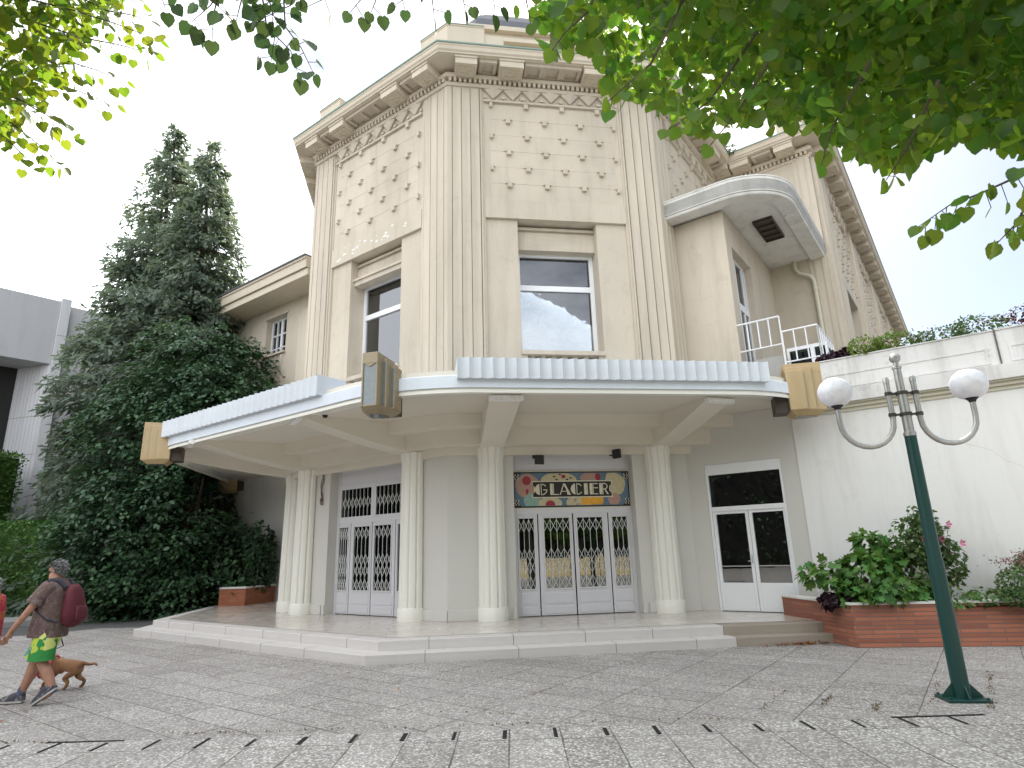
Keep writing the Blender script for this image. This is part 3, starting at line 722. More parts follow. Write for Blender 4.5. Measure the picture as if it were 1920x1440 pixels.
# zinc fluted crests on the canopy edge
def crest(P, d0, d1, z0, z1, n):
    prof = []
    w = (d1 - d0) / n
    for k in range(n):
        for i in range(5): prof.append((d0 + (k + i / 5) * w, .13 - .05 * math.sin(math.pi * i / 5)))
    prof.append((d1, .13)); prof += [(d1, -.55), (d0, -.55)]
    mb = MB(); mb.plan(prof, z0, z1, P); return part(mb, 'fluted_crest', 'zinc', canopy)
PF = fr((0, TF), (1, 0)); crest(PF, .60, 6.46, 4.605, 4.985, 28)
PL = fr((-8, 18.05), (R2, -R2))     # along the left edge
crest(PL, (-6.4 + 8) / R2, (-1.93 + 8) / R2, 4.68, 5.08, 29)
# coved steps against the wall
def cove(o, z0, z1):
    mt = mitre_pts([(LE[0], 20.85), LE, A, B], o)
    mt[-1] = (19.415 - mt[-1][1], mt[-1][1])   # right end runs out to the side wall (x + y = 19.42)
    if o > .2: mt = fillet_path(mt, [o * .9, o * .9], 8)
    mb.plan(mt + [(B[0] - .003, B[1] + .02), (A[0], A[1] + .02), (LE[0] + .02, LE[1]), (LE[0] + .02, 20.85)], z0, z1)
mb = MB(); cove(.10, 3.70, 3.88); cove(.435, 3.872, 4.205); cove(.83, 4.2, 4.475)
part(mb, 'canopy_cove', 'soffit_cream', canopy, bevel=.006)
def beam(c, e, w0=.50, w1=.60):
    c = Vector((c[0], c[1], 0)); e = Vector((e[0], e[1], 0)); d = (e - c); L = d.length; d.normalize(); n = Vector((-d.y, d.x, 0))
    mb = MB(); N = 14; v = []
    for i in range(N + 1):
        x = i / N; p = c + d * (L * x); w_ = (w0 + (w1 - w0) * x) / 2
        zb = 3.80 + .62 * x ** 1.25; zt = 4.49
        if x == 0: p = p - d * .2
        v += [tuple(p + n * w_ + Vector((0, 0, zb))), tuple(p - n * w_ + Vector((0, 0, zb))), tuple(p - n * w_ + Vector((0, 0, zt))), tuple(p + n * w_ + Vector((0, 0, zt)))]
    f = [(0, 1, 2, 3), (4 * N, 4 * N + 3, 4 * N + 2, 4 * N + 1)]
    for i in range(N):
        for k in range(4): f.append((4 * i + k, 4 * i + (k + 1) % 4, 4 * i + 4 + (k + 1) % 4, 4 * i + 4 + k))
    mb.add(v, f); part(mb, 'canopy_beam', 'soffit_cream', canopy, bevel=.008)
    mb = MB(); F = fr((e.x, e.y), (n.x, n.y))
    mb.box(F, -w1 / 2 - .02, w1 / 2 + .02, -.06, .06, 4.345, 4.43); part(mb, 'beam_end_strip', 'tube_white', canopy)
beam(COLS['c3'], (1.53, 10.95)); beam(COLS['c4'], (5.78, 11.05)); beam(COLS['c2'], (-2.58, 12.93)); beam(COLS['c1'], (-5.55, 15.72)); beam(COLS['c0'], (-6.75, 18.6))
# roof of canopy up to the facade
mb = MB(); mb.plan(mitre_pts([(LE[0], 20.85), LE, A, B], 2.2) + [B, A, LE, (LE[0], 20.85)], 4.805, 4.89); part(mb, 'canopy_roof', 'zinc', canopy)

# ---- side wall with the plain glazed door (plane x + y = 19.42)
F9 = fr(B, (R2, -R2))
mb = MB()
for a in ((.0, .40, ZP, 4.9), (2.03, 2.37, ZP, 4.9), (.40, 2.03, 3.40, 4.9)): mb.box(F9, a[0], a[1], -.5, 0, a[2], a[3])
part(mb, 'side_wall', 'lower_grey', BLD)
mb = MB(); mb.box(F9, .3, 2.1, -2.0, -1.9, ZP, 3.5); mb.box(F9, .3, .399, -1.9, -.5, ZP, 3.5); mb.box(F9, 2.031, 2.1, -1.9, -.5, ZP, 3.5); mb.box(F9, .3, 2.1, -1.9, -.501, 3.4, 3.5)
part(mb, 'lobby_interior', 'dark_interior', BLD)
D = MB()
for x0, x1, c, d in ((.402, .455, ZP, 3.398), (1.975, 2.028, ZP, 3.398), (.455, 1.975, 3.17, 3.398), (.455, 1.975, 2.37, 2.47)): D.box(F9, x0, x1, -.12, -.012, c, d)
ds = part(D, 'door_set', 'white_paint', BLD, bevel=.005)
mb = MB(); mb.box(F9, .455, 1.975, -.06, -.053, 2.47, 3.17); part(mb, 'pane', 'door_glass', ds)
for (a, b), (p, q) in (((.458, 1.222), (.53, 1.155)), ((1.23, 1.972), (1.302, 1.93))):
    L = MB()
    for x0, x1, c, d in ((a, p, ZP + .01, 2.37), (q, b, ZP + .01, 2.37), (p, q, 2.312, 2.37), (p, q, ZP + .01, .885)): L.box(F9, x0, x1, -.1, -.04, c, d)
    lf = part(L, 'door_leaf', 'white_paint', ds, bevel=.004)
    mb = MB(); mb.box(F9, p, q, -.075, -.068, .885, 2.312); part(mb, 'pane', 'door_glass', ds)
    mb = MB(); mb.tube([F9(p, -.05, 1.22), F9(q, -.05, 1.22)], .012); part(mb, 'push_bar', 'steel', ds, smooth=True)
mb = MB(); mb.box(F9, 1.185, 1.205, -.045, -.01, 1.28, 1.45); mb.tube([F9(1.195, -.03, 1.32), F9(1.195, .02, 1.32), F9(1.12, .02, 1.32)], .009); part(mb, 'door_handle', 'steel', ds)

# ---- right wing: balcony room, end wall, long facade
mb = MB(); F1 = fr((B[0], B[1]), (R2, R2))
mb.box(F1, .9, 1.36, -.15, 1.27, 4.9, 9.93); mb.box(F1, 3.0, S, 0.001, 1.27, 4.9, 9.93); mb.box(F1, 1.36, 3.0, .6, 1.27, 9.1, 9.93); mb.box(F1, 1.36, 3.0, .0, 1.0, 4.9, 5.6)
part(mb, 'balcony_room', 'beige', BLD)
D = MB(); o = 1.08
for x0, x1, c, d in ((1.362, 1.42, 5.6, 9.098), (2.94, 2.998, 5.6, 9.098), (1.42, 2.94, 9.03, 9.098), (1.42, 2.94, 7.66, 7.86), (1.42, 2.94, 5.6, 5.7), (2.1, 2.17, 5.7, 9.03), (2.75, 2.8, 7.86, 9.03), (2.55, 2.6, 5.7, 7.66)): D.box(F1, x0, x1, o - .06, o, c, d)
ds = part(D, 'balcony_door', 'white_paint', BLD)
mb = MB(); mb.box(F1, 1.42, 2.94, o - .035, o - .03, 5.7, 9.03); part(mb, 'pane', 'window_glass', ds)
mb = MB(); mb.box(F1, 1.37, 2.99, .2, .25, 5.6, 9.09); part(mb, 'room_interior', 'dim_room', ds)
# curved slab over the balcony
sp = fillet_path([FR_(.3, -.02, 0)[:2], FR_(.3, OUTW, 0)[:2], FR_(S, OUTW, 0)[:2]], [1.45], 16)
mb = MB(); mb.plan(list(sp) + [FR_(S, -.02, 0)[:2]], 9.98, 10.30)
slab = part(mb, 'balcony_canopy', 'slab_weathered', BLD)
mb = MB(); mb.sweep(list(reversed(sp))[::-1], [(-.42, 9.9), (-.05, 9.9), (-.03, 9.93), (-.03, 9.97), (-.05, 9.985), (-.05, 10.0), (.0, 10.0), (0, 10.37), (.015, 10.37), (.015, 10.40), (-.42, 10.38)])
part(mb, 'canopy_fascia', 'slab_weathered', slab)
mb = MB(); mb.box(F1, 2.05, 3.4, 1.70, 2.2, 9.955, 9.979); 
for k in range(4): mb.box(F1, 2.08 + k * .33, 2.12 + k * .33, 1.73, 2.17, 9.90, 9.955)
mb.box(F1, 2.05, 3.4, 1.70, 1.73, 9.9, 9.955); mb.box(F1, 2.05, 3.4, 2.17, 2.2, 9.9, 9.955); mb.box(F1, 3.37, 3.4, 1.73, 2.17, 9.9, 9.955)
part(mb, 'soffit_light', 'dark_bronze', slab)
mb = MB(); q = FR_(2.2, 2.6, 9.9); mb.lathe((q[0], q[1], q[2] - .05), [(.09, 0), (.11, .02), (.11, .05)], 16); part(mb, 'soffit_vent', 'slab_weathered', slab, smooth=True)
# balcony floor and terrace deck
mb = MB(); mb.box(F1, -.0 + .9, S, 1.272, OUTW + 9, 4.6, 5.0); part(mb, 'balcony_floor', 'concrete_grey', BLD)
mb = MB(); mb.box(F1, .95, 1.15, 1.55, 2.23, 5.0, 5.86); mb.box(F1, .95, 1.15, 1.35, 1.55, 5.0, 5.72); part(mb, 'balcony_parapet', 'concrete_grey', BLD)
# glazed hatch beside the parapet
mb = MB()
for a in ((2.24, 3.1, 5.98, 6.06), (2.24, 2.29, 5.0, 5.98), (2.74, 2.83, 5.0, 5.98), (3.05, 3.1, 5.0, 5.98)): mb.box(F1, 1.2, 1.32, a[0], a[1], a[2], a[3])
ht = part(mb, 'terrace_hatch', 'white_paint', BLD)
mb = MB(); mb.box(F1, 1.26, 1.27, 2.29, 3.05, 5.0, 5.98); part(mb, 'pane', 'dull_glass', ht)
mb = MB(); mb.box(F1, 1.33, 2.1, 2.24, 3.1, 5.0, 5.96); part(mb, 'hatch_body', 'dark_interior', ht)
# end wall
mb = MB(); mb.box(FW, 0.0, OUTW - .5, -.5, 0, 4.0, 14.0); part(mb, 'end_wall', 'beige', BLD)
mb = MB(); mb.plan([(OUTW - .5, -.5), (OUTW - .5, .015), (OUTW - .36, .015), (OUTW - .36, .035), (OUTW - .14, .035), (OUTW - .14, .055), (OUTW, .055), (OUTW, -.5)], 4.0, 13.34, FW); part(mb, 'corner_pilaster', 'beige', BLD)
dentils(FW, OUTW)
for a, b in ((.62, 1.2), (2.0, 2.55)): modillion(FW, a, b)
coffers(FW, [(1.3, 1.9)])
mb = MB(); mb.tube([FW(2.0, .08, 9.98), FW(2.0, .1, 9.7), FW(2.1, .13, 9.52), FW(2.4, .13, 9.35), FW(2.46, .12, 9.15), FW(2.46, .12, 5.0)], .06, 10)
for z in (8.9, 7.2): q = FW(2.46, .12, z); mb.lathe(q, [(.075, 0), (.075, .08)], 10)
part(mb, 'downpipe', 'pipe_cream', BLD, smooth=True)
mb = MB(); q = FW(1.75, .1, 10.42); mb.lathe((q[0], q[1], q[2]), [(.14, 0), (.14, .2), (.2, .22), (.2, .35), (.17, .4), (.17, .62), (.1, .66)], 14); part(mb, 'vent_pot', 'pipe_cream', BLD, smooth=True)
# long right facade
LF = K_END - S
mb = MB(); mb.box(FS, .3, LF, -8, -.5, 0, 14.02); part(mb, 'wing_body', 'beige', BLD)
mb = MB(); mb.box(FS, 0.001, LF, -.5, 0, 10.05, 13.4)
wins = [(3.55, 5.95), (9.45, 11.85), (15.35, 17.75), (21.2, 23.6)]
prev = 0.001
for a, b in wins: mb.box(FS, prev, a, -.5, 0, 3.0, 10.05); prev = b
mb.box(FS, prev, LF, -.5, 0, 3.0, 10.05); part(mb, 'wing_wall', 'beige', BLD)
for a, b in wins:
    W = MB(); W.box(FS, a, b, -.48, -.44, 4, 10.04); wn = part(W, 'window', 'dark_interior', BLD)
    W = MB()
    for x in (a, (a + b) / 2 - .05, b - .1): W.box(FS, x, x + .1, -.44, -.36, 4, 10.04)
    part(W, 'window_frame', 'white_paint', wn)
dentils(FS, LF, pitch=.16)
for k in range(4):
    d0 = .0 + k * 5.9
    for rev, q in ((False, d0), (True, d0 + 1.7)):
        pass
    mb = MB(); P2 = fr(FS(d0, .12, 0)[:2], (R2, R2)); flutes(mb, P2, .1 if k == 0 else .35, False, 4.6, 13.34); flutes(mb, P2, 1.05 if k == 0 else 1.3, True, 4.6, 13.34); part(mb, 'fluted_pilaster', 'beige', BLD)
    mb = MB(); mb.box(FS, d0 + 2.2, d0 + 5.9, .001, .006, 10.1, 12.96)
    for r in range(6):
        z = 12.93 - r * .468
        for i in range(4): block(mb, fr(FS(d0 + 1.6, .085, 0)[:2], (R2, R2)), .9 + (r % 2) * .48 + i * .96, z)
    part(mb, 'relief_panel', 'beige', BLD)
    zz = fr(FS(d0 + 2.2, .1, 0)[:2], (R2, R2)); zigzag(zz, 0, 3.6)
for k in range(20):
    a = .25 + k * 1.18; modillion(FS, a, a + .6)
coffers(FS, [(.95 + k * 1.18, 1.35 + k * 1.18) for k in range(20)])
# ---- low left wing (plane x + y = 17.5)
LW = 26.0; FLW = fr((LE[0] - LW * R2, 20.806 + LW * R2), (R2, -R2))
mb = MB(); a, b = LW - 3.80, LW - 2.46
mb.box(FLW, 0, a, -.6, 0, 0, 11.3); mb.box(FLW, b, LW + 1.5, -.6, 0, 0, 11.3); mb.box(FLW, a, b, -.6, 0, 0, 9.05); mb.box(FLW, a, b, -.6, 0, 10.55, 11.3)
part(mb, 'left_wing_wall', 'beige', BLD)
mb = MB(); mb.box(FLW, 6, LW + 1.4, 0.001, .03, 0, 4.9); part(mb, 'painted_lower_wall', 'white_wall', BLD)
mb = MB(); mb.box(FLW, LW - 1.62, LW - 1.45, .0, .06, 5.3, 10.2); mb.box(FLW, LW - 1.45, LW - .2, 0, .09, 5.3, 10.35); part(mb, 'corner_pilaster', 'beige', BLD)
mb = MB(); mb.box(FLW, a - .1, b + .1, 0, .05, 10.55, 10.62); part(mb, 'window_head', 'beige', BLD); mb = MB()
for k in range(4): mb.box(FLW, a + .1 + k * .33, a + .26 + k * .33, 0, .04, 7.9, 8.95)
mb.box(FLW, a - .05, b + .05, 0, .1, 8.98, 9.05); part(mb, 'window_trim', 'beige', BLD)
W = MB()
for x0, x1, c, d in ((a, a + .07, 9.05, 10.55), (b - .07, b, 9.05, 10.55), ((a + b) / 2 - .06, (a + b) / 2 + .06, 9.12, 10.48), (a + .07, b - .07, 10.48, 10.55), (a + .07, b - .07, 9.05, 9.12), (a + .07, (a + b) / 2 - .06, 9.9, 9.94), ((a + b) / 2 + .06, b - .07, 9.9, 9.94), (a + .35, a + .39, 9.12, 10.48)): W.box(FLW, x0, x1, -.3, -.24, c, d)
W.tube([FLW(a, -.12, 9.3), FLW(b, -.12, 9.3)], .025)
wn = part(W, 'window', 'white_paint', BLD)
mb = MB(); mb.box(FLW, a, b, -.29, -.28, 9.05, 10.55); part(mb, 'pane', 'door_glass', wn)
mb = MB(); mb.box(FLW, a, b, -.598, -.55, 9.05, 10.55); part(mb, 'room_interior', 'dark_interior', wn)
mb = MB(); mb.box(FLW, -1, LW + .2, -.5, .75, 10.95, 11.05); mb.box(FLW, -1, LW + .2, .75, 1.05, 10.93, 11.17); mb.box(FLW, -1, LW + .2, .7, 1.12, 11.20, 11.52); mb.box(FLW, -1, LW + .2, .6, 1.16, 11.52, 11.60); part(mb, 'left_wing_eave', 'beige_clean', BLD)
mb = MB(); mb.prism(FLW, [(-1, 11.6), (LW + .2, 11.6), (LW + .2, 11.66), (-1, 11.66)], -6, 1.2); part(mb, 'left_wing_roof', 'slate', BLD)

# ------------------------------------------------------------------ ground, steps, terrace
def sheet(name, poly, z, mat, kind='structure'):
    mb = MB(); mb.add([(x, y, z) for x, y in poly], [tuple(range(len(poly)))]); o = mb.build(name, mat, recalc=False)
    if o.data.polygons[0].normal.z < 0: o.data.flip_normals()
    tag(o, kind=kind); return o
sheet('ground', [(-900, -600), (900, -600), (900, 1200), (-900, 1200)], -.012, 'asphalt')
sheet('paved_square', [(-30, -14), (25, -14), (25, 9.0), (14, 8.0), (7.2, 10.6), (-.5, 13), (-6.2, 17.2), (-7.3, 18.6), (-8.4, 18.9), (-9.5, 17.9), (-13, 16.6), (-30, 16)], -.004, 'paving')
sheet('path', [(-30, 16.2), (-13, 16.7), (-9.6, 18), (-8.4, 19.0), (-7.2, 18.7), (-6.0, 18.0), (-6.0, 26.5), (-14, 27.5), (-30, 27)], -.008, 'asphalt')
# drain slots
mb = MB()
u8 = (math.sin(math.radians(8.4)), math.cos(math.radians(8.4)))
PD = fr((0, 0), (u8[1], -u8[0]))     # along = across the view, o = towards the camera
for k in range(-12, 12):
    d = k * .475 - .145; L = random.uniform(.22, .30)
    if d < -5.2 or d > 4.4: continue
    v0 = -(6.31 + random.uniform(-.01, .02)); ww = random.uniform(.013, .021) * (.8 if abs(d) > 2.5 else 1)
    mb.box(PD, d - ww, d + ww, v0 - L, v0, -.06, .0015)
for d, L, w_ in ((4.05, .9, .02), (-4.2, .75, .014)):
    mb.box(PD, d - L / 2, d + L / 2, -6.62 - w_, -6.62 + w_, -.06, .0015)
o = mb.build('drain_slots', 'slot_dark'); tag(o, kind='structure')
ES = thing('entrance_steps', 'low pale stone platform with two steps in front of the glass doors', 'steps', (0, 11, 0))
low = [(-.848, 10.66), (5.29, 10.52), (5.29, 13.0), (-1, 14), (-6.3, 24), (-6.50, 22.5), (-6.66, 16.58)]
lr = [(5.292, 10.522), (7.0, 10.40), (7.0, 12.3), (5.292, 13)]
upp = [(-.675, 10.99), (5.21, 10.80), (5.21, 14.5), (4, 18), (-2, 24), (-6.30, 24), (-6.33, 22.5), (-6.36, 16.86)]
ur = [(5.212, 10.80), (6.86, 10.62), (9.2, 10.9), (7.6, 12.5), (5.212, 14.5)]
mb = MB(); mb.plan(low, -.1, .147); st1 = part(mb, 'lower_step', 'stone_step', ES, bevel=.012)
mb = MB(); mb.plan(upp, -.1, .306); part(mb, 'upper_step', 'stone_step', ES, bevel=.012)
mb = MB(); mb.plan(lr, -.1, .146); tag(part(mb, 'lower_step', 'sandstone', ES, bevel=.012), 'worn brown sandstone end of lower step')
mb = MB(); mb.plan(ur, -.1, .305); tag(part(mb, 'upper_step', 'sandstone', ES, bevel=.012), 'worn brown sandstone end of upper step')
fl = [(-.52, 11.32), (5.2, 11.13), (7.0, 10.93), (7.55, 11.86), (6.0, 13.4), (4.7, 14.9), (.5, 14.9), (-1, 17.2), (-3.0, 17.6), (-3.0, 24), (-6.0, 24), (-6.03, 22.5), (-6.06, 16.98)]
mb = MB(); mb.add([(x, y, ZP) for x, y in fl], [tuple(range(len(fl)))]); part(mb, 'marble_floor', 'marble', ES)
# step joints
mb = MB()
def seam(p, q, z0, z1, w_=.004):
    p, q = np.array(p), np.array(q); d = (q - p) / np.hypot(*(q - p)); n = np.array((d[1], -d[0]))
    return p, d, n
for path, z0, z1, step in (((low[6], low[0], low[1]), 0, .148, 1.55), ((upp[7], upp[0], upp[1]), .147, .3075, 1.37)):
    for a, b in zip(path[:-1], path[1:]):
        F = fr(a, tuple((np.array(b) - np.array(a)) / math.hypot(b[0] - a[0], b[1] - a[1]))); L = math.hypot(b[0] - a[0], b[1] - a[1])
        d = step * .6
        while d < L - .3:
            mb.box(F, d - .004, d + .004, -.30, .0015, z0, z1); d += step * random.uniform(.85, 1.1)
part(mb, 'step_joints', 'terracotta', ES)

TW = thing('terrace_wall', 'tall white rendered wall with weathered panelled balustrade beside the glazed door', 'wall', (9.0, 10.4, 0))
mb = MB(); mb.box(F9, 2.372, 16, -.5, .02, 0, 4.17); part(mb, 'rendered_wall', 'white_wall', TW)
mb = MB(); mb.box(F9, 2.9, 16, -.5, .05, 4.17, 4.24); mb.box(F9, 2.9, 16, -.5, .10, 4.24, 4.31); mb.box(F9, 2.9, 16, -.5, .16, 4.31, 4.34); part(mb, 'string_course', 'pipe_cream', TW)
mb = MB(); mb.box(F9, 2.9, 16, -.5, .20, 4.34, 4.60); mb.box(F9, 2.95, 16, -.5, .03, 4.60, 5.26)
for a, b in ((3.0, 5.93), (6.03, 8.9), (9.0, 12)):
    for x0, x1, c, d in ((a + .1, b - .1, 4.93, 4.97), (a + .1, b - .1, 4.66, 4.70), (a + .1, a + .14, 4.70, 4.93), (b - .14, b - .1, 4.70, 4.93)): mb.box(F9, x0, x1, .03, .042, c, d)
mb.box(F9, 2.95, 16, -.55, .05, 5.262, 5.285); part(mb, 'balustrade', 'weathered', TW)
mb = MB()
for d in (5.98, 8.95): mb.box(F9, d - .012, d + .012, -.2, .055, 4.6, 5.288)
part(mb, 'joint_gap', 'terracotta', TW)
mb = MB(); mb.box(F9, 3.0, 16, -.50, -.2, 5.287, 5.32); part(mb, 'soil_strip', 'soil', TW)

mb = MB()
for d0, z0, n, dx in ((5.2, 3.3, 9, .16), (6.6, 2.5, 7, .13)):
    p = (d0, z0)
    for i in range(n):
        q = (p[0] + dx * random.uniform(.3, 1.3), p[1] - random.uniform(-.03, .16)); w_ = .002
        mb.prism(F9, [(p[0], p[1] - w_), (q[0], q[1] - w_), (q[0], q[1] + w_), (p[0], p[1] + w_)], .0205, .0212); p = q
part(mb, 'hairline_crack', 'concrete_grey', TW)['kind'] = 'stuff'
mb = MB()
for i in range(9):
    d = random.uniform(2.5, 7.5); z = random.uniform(.7, 1.2); n = 9; r = random.uniform(.08, .25)
    mb.prism(F9, [(d + r * 1.6 * random.uniform(.6, 1.2) * math.cos(6.28 * k / n), z + r * random.uniform(.6, 1.2) * math.sin(6.28 * k / n)) for k in range(n)], .0205, .0208)
part(mb, 'plaster_patch', 'lower_grey', TW)['kind'] = 'stuff'
# brick planter right
PLR = thing('brick_planter', 'long red thin-brick planter with worn white coping below the white wall', 'planter', (8.5, 9.3, 0))
front = [(7.03, 11.9), (7.0, 10.5), (6.98, 9.80), (13.5, 8.05)]
wallin = mitre_pts(front, -.16)
mb = MB(); mb.sweep(front, [(-.16, -.05), (0, -.05), (0, .645), (-.16, .645)]); part(mb, 'brick_wall', 'thin_brick', PLR, uv=True)
mb = MB(); mb.sweep(front, [(-.19, .646), (.025, .646), (.025, .685), (-.19, .69)]); part(mb, 'coping', 'slab_weathered', PLR, bevel=.006)
mb = MB(); mb.plan(wallin + [(13.5, 6.2 + 0.1 + 0), (7.3, 12.1)][1:] , .1, .60) if False else mb.add([(x, y, .60) for x, y in [(7.15, 12.2), (7.14, 9.95), (13.4, 8.2), (13.4, 5.98 + .1 + 0)][:3] + [(11.2, 8.2)]], [(0, 1, 2, 3)])
part(mb, 'soil', 'soil', PLR)
# brick planter left
PLL = thing('brick_planter', 'short orange brick planter at the far left end of the platform', 'planter', (-5.2, 20.8, ZP))
f2 = [(-6.04, 20.75), (-5.27, 20.70), (-4.72, 22.1)]
mb = MB(); mb.sweep(f2, [(-.2, ZP - .1), (0, ZP - .1), (0, .80), (-.2, .80)]); part(mb, 'brick_wall', 'brick_orange', PLL, uv=True)
mb = MB(); mb.sweep(f2, [(-.23, .801), (.03, .801), (.03, .855), (-.23, .855)]); part(mb, 'coping', 'white_wall', PLL)
# slab at left
o = thing('stone_slab', 'low flat stone slab at the path edge behind the walking man', 'slab', (-11, 20.5, 0))
mb = MB(); mb.plan([(-13.5, 19.0), (-9.66, 21.4), (-10.6, 22.6), (-15.5, 20.5)], -.02, .16); part(mb, 'slab_top', 'dirty_paving', o, bevel=.02)
# concrete building far left
cdv = (math.sin(math.radians(50)), math.cos(math.radians(50)))
FC = fr((-17, 26), cdv)
CB = thing('concrete_building', 'pale modern concrete building with deep dark window recess at left edge', 'building', (-16, 27, 0))
mb = MB(); mb.box(FC, -14, 1.94, -6, 0, 9.82, 12.66); mb.box(FC, -14, 1.90, -6, -1.7, 0, 9.815); mb.box(FC, -14, 1.9, -1.69, -.02, 0, 3.9); part(mb, 'wall', 'concrete_pale', CB, bevel=.01)
mb = MB(); mb.box(FC, 1.945, 2.30, -6, .12, 0, 12.78); part(mb, 'corner_pier', 'concrete_white', CB, bevel=.01)
mb = MB()
for k in range(5): 
    mb.box(FC, 2.305 + k * .82, 3.11 + k * .82, -6, -.1, 0, 12.55)
part(mb, 'panel_wall', 'concrete_pale', CB, bevel=.008)
mb = MB()
for z in (4.6, 6.3, 8.05, 9.6, 11.08): mb.box(FC, 1.95, 2.296, .118, .1215, z, z + .03)
for z in (8.0, 9.6, 11.08): mb.box(FC, 2.31, 6.4, -.1015, -.098, z, z + .03)
part(mb, 'panel_joints', 'concrete_grey', CB)
mb = MB(); mb.plan([(1.943, -.01), (1.943, -1.69), (1.15, -1.69)], 3.9, 9.81, FC); rv = part(mb, 'splayed_reveal', 'concrete_white', CB)
mb = MB(); pv = fr(FC(1.15, -1.69, 0)[:2], tuple((np.array(FC(1.943, -.01, 0)[:2]) - np.array(FC(1.15, -1.69, 0)[:2])) / math.hypot(.793, 1.68)))
for k in range(9): mb.box(pv, .1 + k * .2, .112 + k * .2, -.005, .003, 4.6, 9.8)
for z in (6.0, 7.6): mb.box(pv, 0, 1.85, -.005, .004, z, z + .03)
part(mb, 'board_joints', 'concrete_grey', rv)
mb = MB(); mb.box(FC, -14, 1.15, -1.695, -1.65, 3.9, 9.81); part(mb, 'window', 'dark_interior', CB)
mb = MB(); mb.box(FC, -14, 1.14, -1.64, -1.3, 5.52, 6.0); part(mb, 'sill', 'concrete_white', CB)

# ------------------------------------------------------------------ small fittings on the building
LANTG = 'brass lanterns on the canopy corners'
def lantern_mesh(root):
    P = fr((0, 0), (1, 0))
    def bodyprism(mb, hw, o1, z1, z0=.10):
        mb.box(P, -hw, hw, -.30, o1, z0, z1)
    mb = MB()
    bodyprism(mb, .30, .02, .89); part(mb, 'casing', root['m'], root, bevel=.015)
    mb = MB(); bodyprism(mb, .225, .19, .975); part(mb, 'middle_tier', root['m'], root, bevel=.015)
    mb = MB(); mb.box(P, -.145, .145, -.30, .38, .86, 1.06); mb.box(P, -.145, .145, -.3, .34, .10, .86)
    mb.box(P, -.145, -.118, .34, .38, .1, .86); mb.box(P, .118, .145, .34, .38, .1, .86); mb.box(P, -.118, .118, .34, .38, .1, .125)
    mb.prism(P, [(-.118, .86), (.118, .86), (0, .80)], .34, .377)
    fr_ = part(mb, 'front_tier', root['m'], root, bevel=.006)
    mb = MB(); mb.prism(P, [(-.117, .126), (.117, .126), (.117, .859), (0, .80), (-.117, .859)], .341, .358); part(mb, 'pane', 'lantern_glass', fr_)
    mb = MB()
    for s_ in (-1, 1):
        mb.box(P, *sorted((s_ * .158, s_ * .205)), .185, .196, .14, .92); mb.box(P, *sorted((s_ * .24, s_ * .285)), .015, .026, .14, .84)
    part(mb, 'side_pane', 'lantern_glass', root)
    mb = MB(); v = [(-.30, -.3, .1), (.30, -.3, .1), (.30, .02, .1), (.145, .37, .1), (-.145, .37, .1), (-.30, .02, .1)]
    v2 = [(x * .62, y * .62 , .0) for x, y, z in v]; n = 6
    P3 = [P(x, y, z) for x, y, z in v] + [P(x, y, z) for x, y, z in v2]
    mb.add(P3, [tuple(range(6)), tuple(range(11, 5, -1))] + [(i, (i + 1) % 6, 6 + (i + 1) % 6, 6 + i) for i in range(6)]); part(mb, 'bottom_tray', root['m'], root)
    mb = MB(); q = [(x * .5, y * .5, -.004) for x, y, z in v]; mb.add([P(*p) for p in q], [tuple(range(6))]); part(mb, 'bottom_pane', 'lantern_glass', root)
    mb = MB(); mb.box(P, -.2, .2, -.55, -.305, .08, .42); part(mb, 'bracket', 'dark_bronze', root)
def lantern(label, loc, out, m):
    r = thing('wall_lantern', label, 'lantern', (0, 0, 0), LANTG); r['m'] = m
    lantern_mesh(r); r.location = loc; r.rotation_euler = (0, 0, math.atan2(out[0], -out[1])); del r['m']
lantern('stepped bronze lantern with tall grey glass pane, on the nearest canopy corner', (-.76, 10.74, 4.0), (-.38, -.92), 'brass')
lantern('stepped tan lantern partly hidden behind the street lamp globe at the right canopy end', (7.42, 10.86, 4.03), (.93, -.37), 'tan_metal')
lantern('stepped tan lantern seen from behind at the far left canopy corner', (-6.62, 16.70, 4.03), (-.98, -.18), 'tan_metal')
# far box lantern
lantern('small tan lantern deep under the far end of the canopy by the dark trees', (-6.95, 24.1, 4.0), (-1, 0), 'tan_metal')

# sign
SG = thing('shop_sign', 'painted GLACIER sign with ice cream scoops above the middle doors', 'sign', FF(2.79, -.25, 2.54))
P = fr(FF(1.437, -.265, 0)[:2], (1, 0)); x0, x1, z0, z1 = 0.005, 2.715, 2.555, 3.385
WD, HT = x1 - x0, z1 - z0
def SX(u): return x0 + u * WD
def SZ(v): return z0 + v * HT
mb = MB(); mb.box(P, x0, x1, 0, .025, z0, z1); part(mb, 'board', 'sign_cream', SG)
mb = MB(); mb.box(P, x0 + .02, x1 - .02, .025, .027, z0 + .02, z1 - .02); mb.cur = 1; mb.box(P, x0 + .05, x1 - .05, .027, .029, z0 + .05, z1 - .05); part(mb, 'background', ['sign_black', 'sign_blue'], SG)
def ell(mb, u, v, ru, rv, o0, o1, n=28, a0=0, a1=2 * math.pi, wob=0):
    pts = [(SX(u) + ru * WD * (1 + wob * math.sin(5 * t)) * math.cos(t), min(z1 - .06, max(z0 + .06, SZ(v) + rv * HT * (1 + wob * math.sin(5 * t)) * math.sin(t)))) for t in [a0 + (a1 - a0) * i / n for i in range(n)]]
    mb.prism(P, pts, o0, o1)
mb = MB()
mb.cur = 0; ell(mb, .125, .60, .10, .32, .029, .032, wob=.03)
mb.cur = 1; ell(mb, .16, .20, .07, .20, .029, .0322, wob=.03)
mb.cur = 2; ell(mb, .39, .72, .15, .26, .029, .0324, wob=.03)
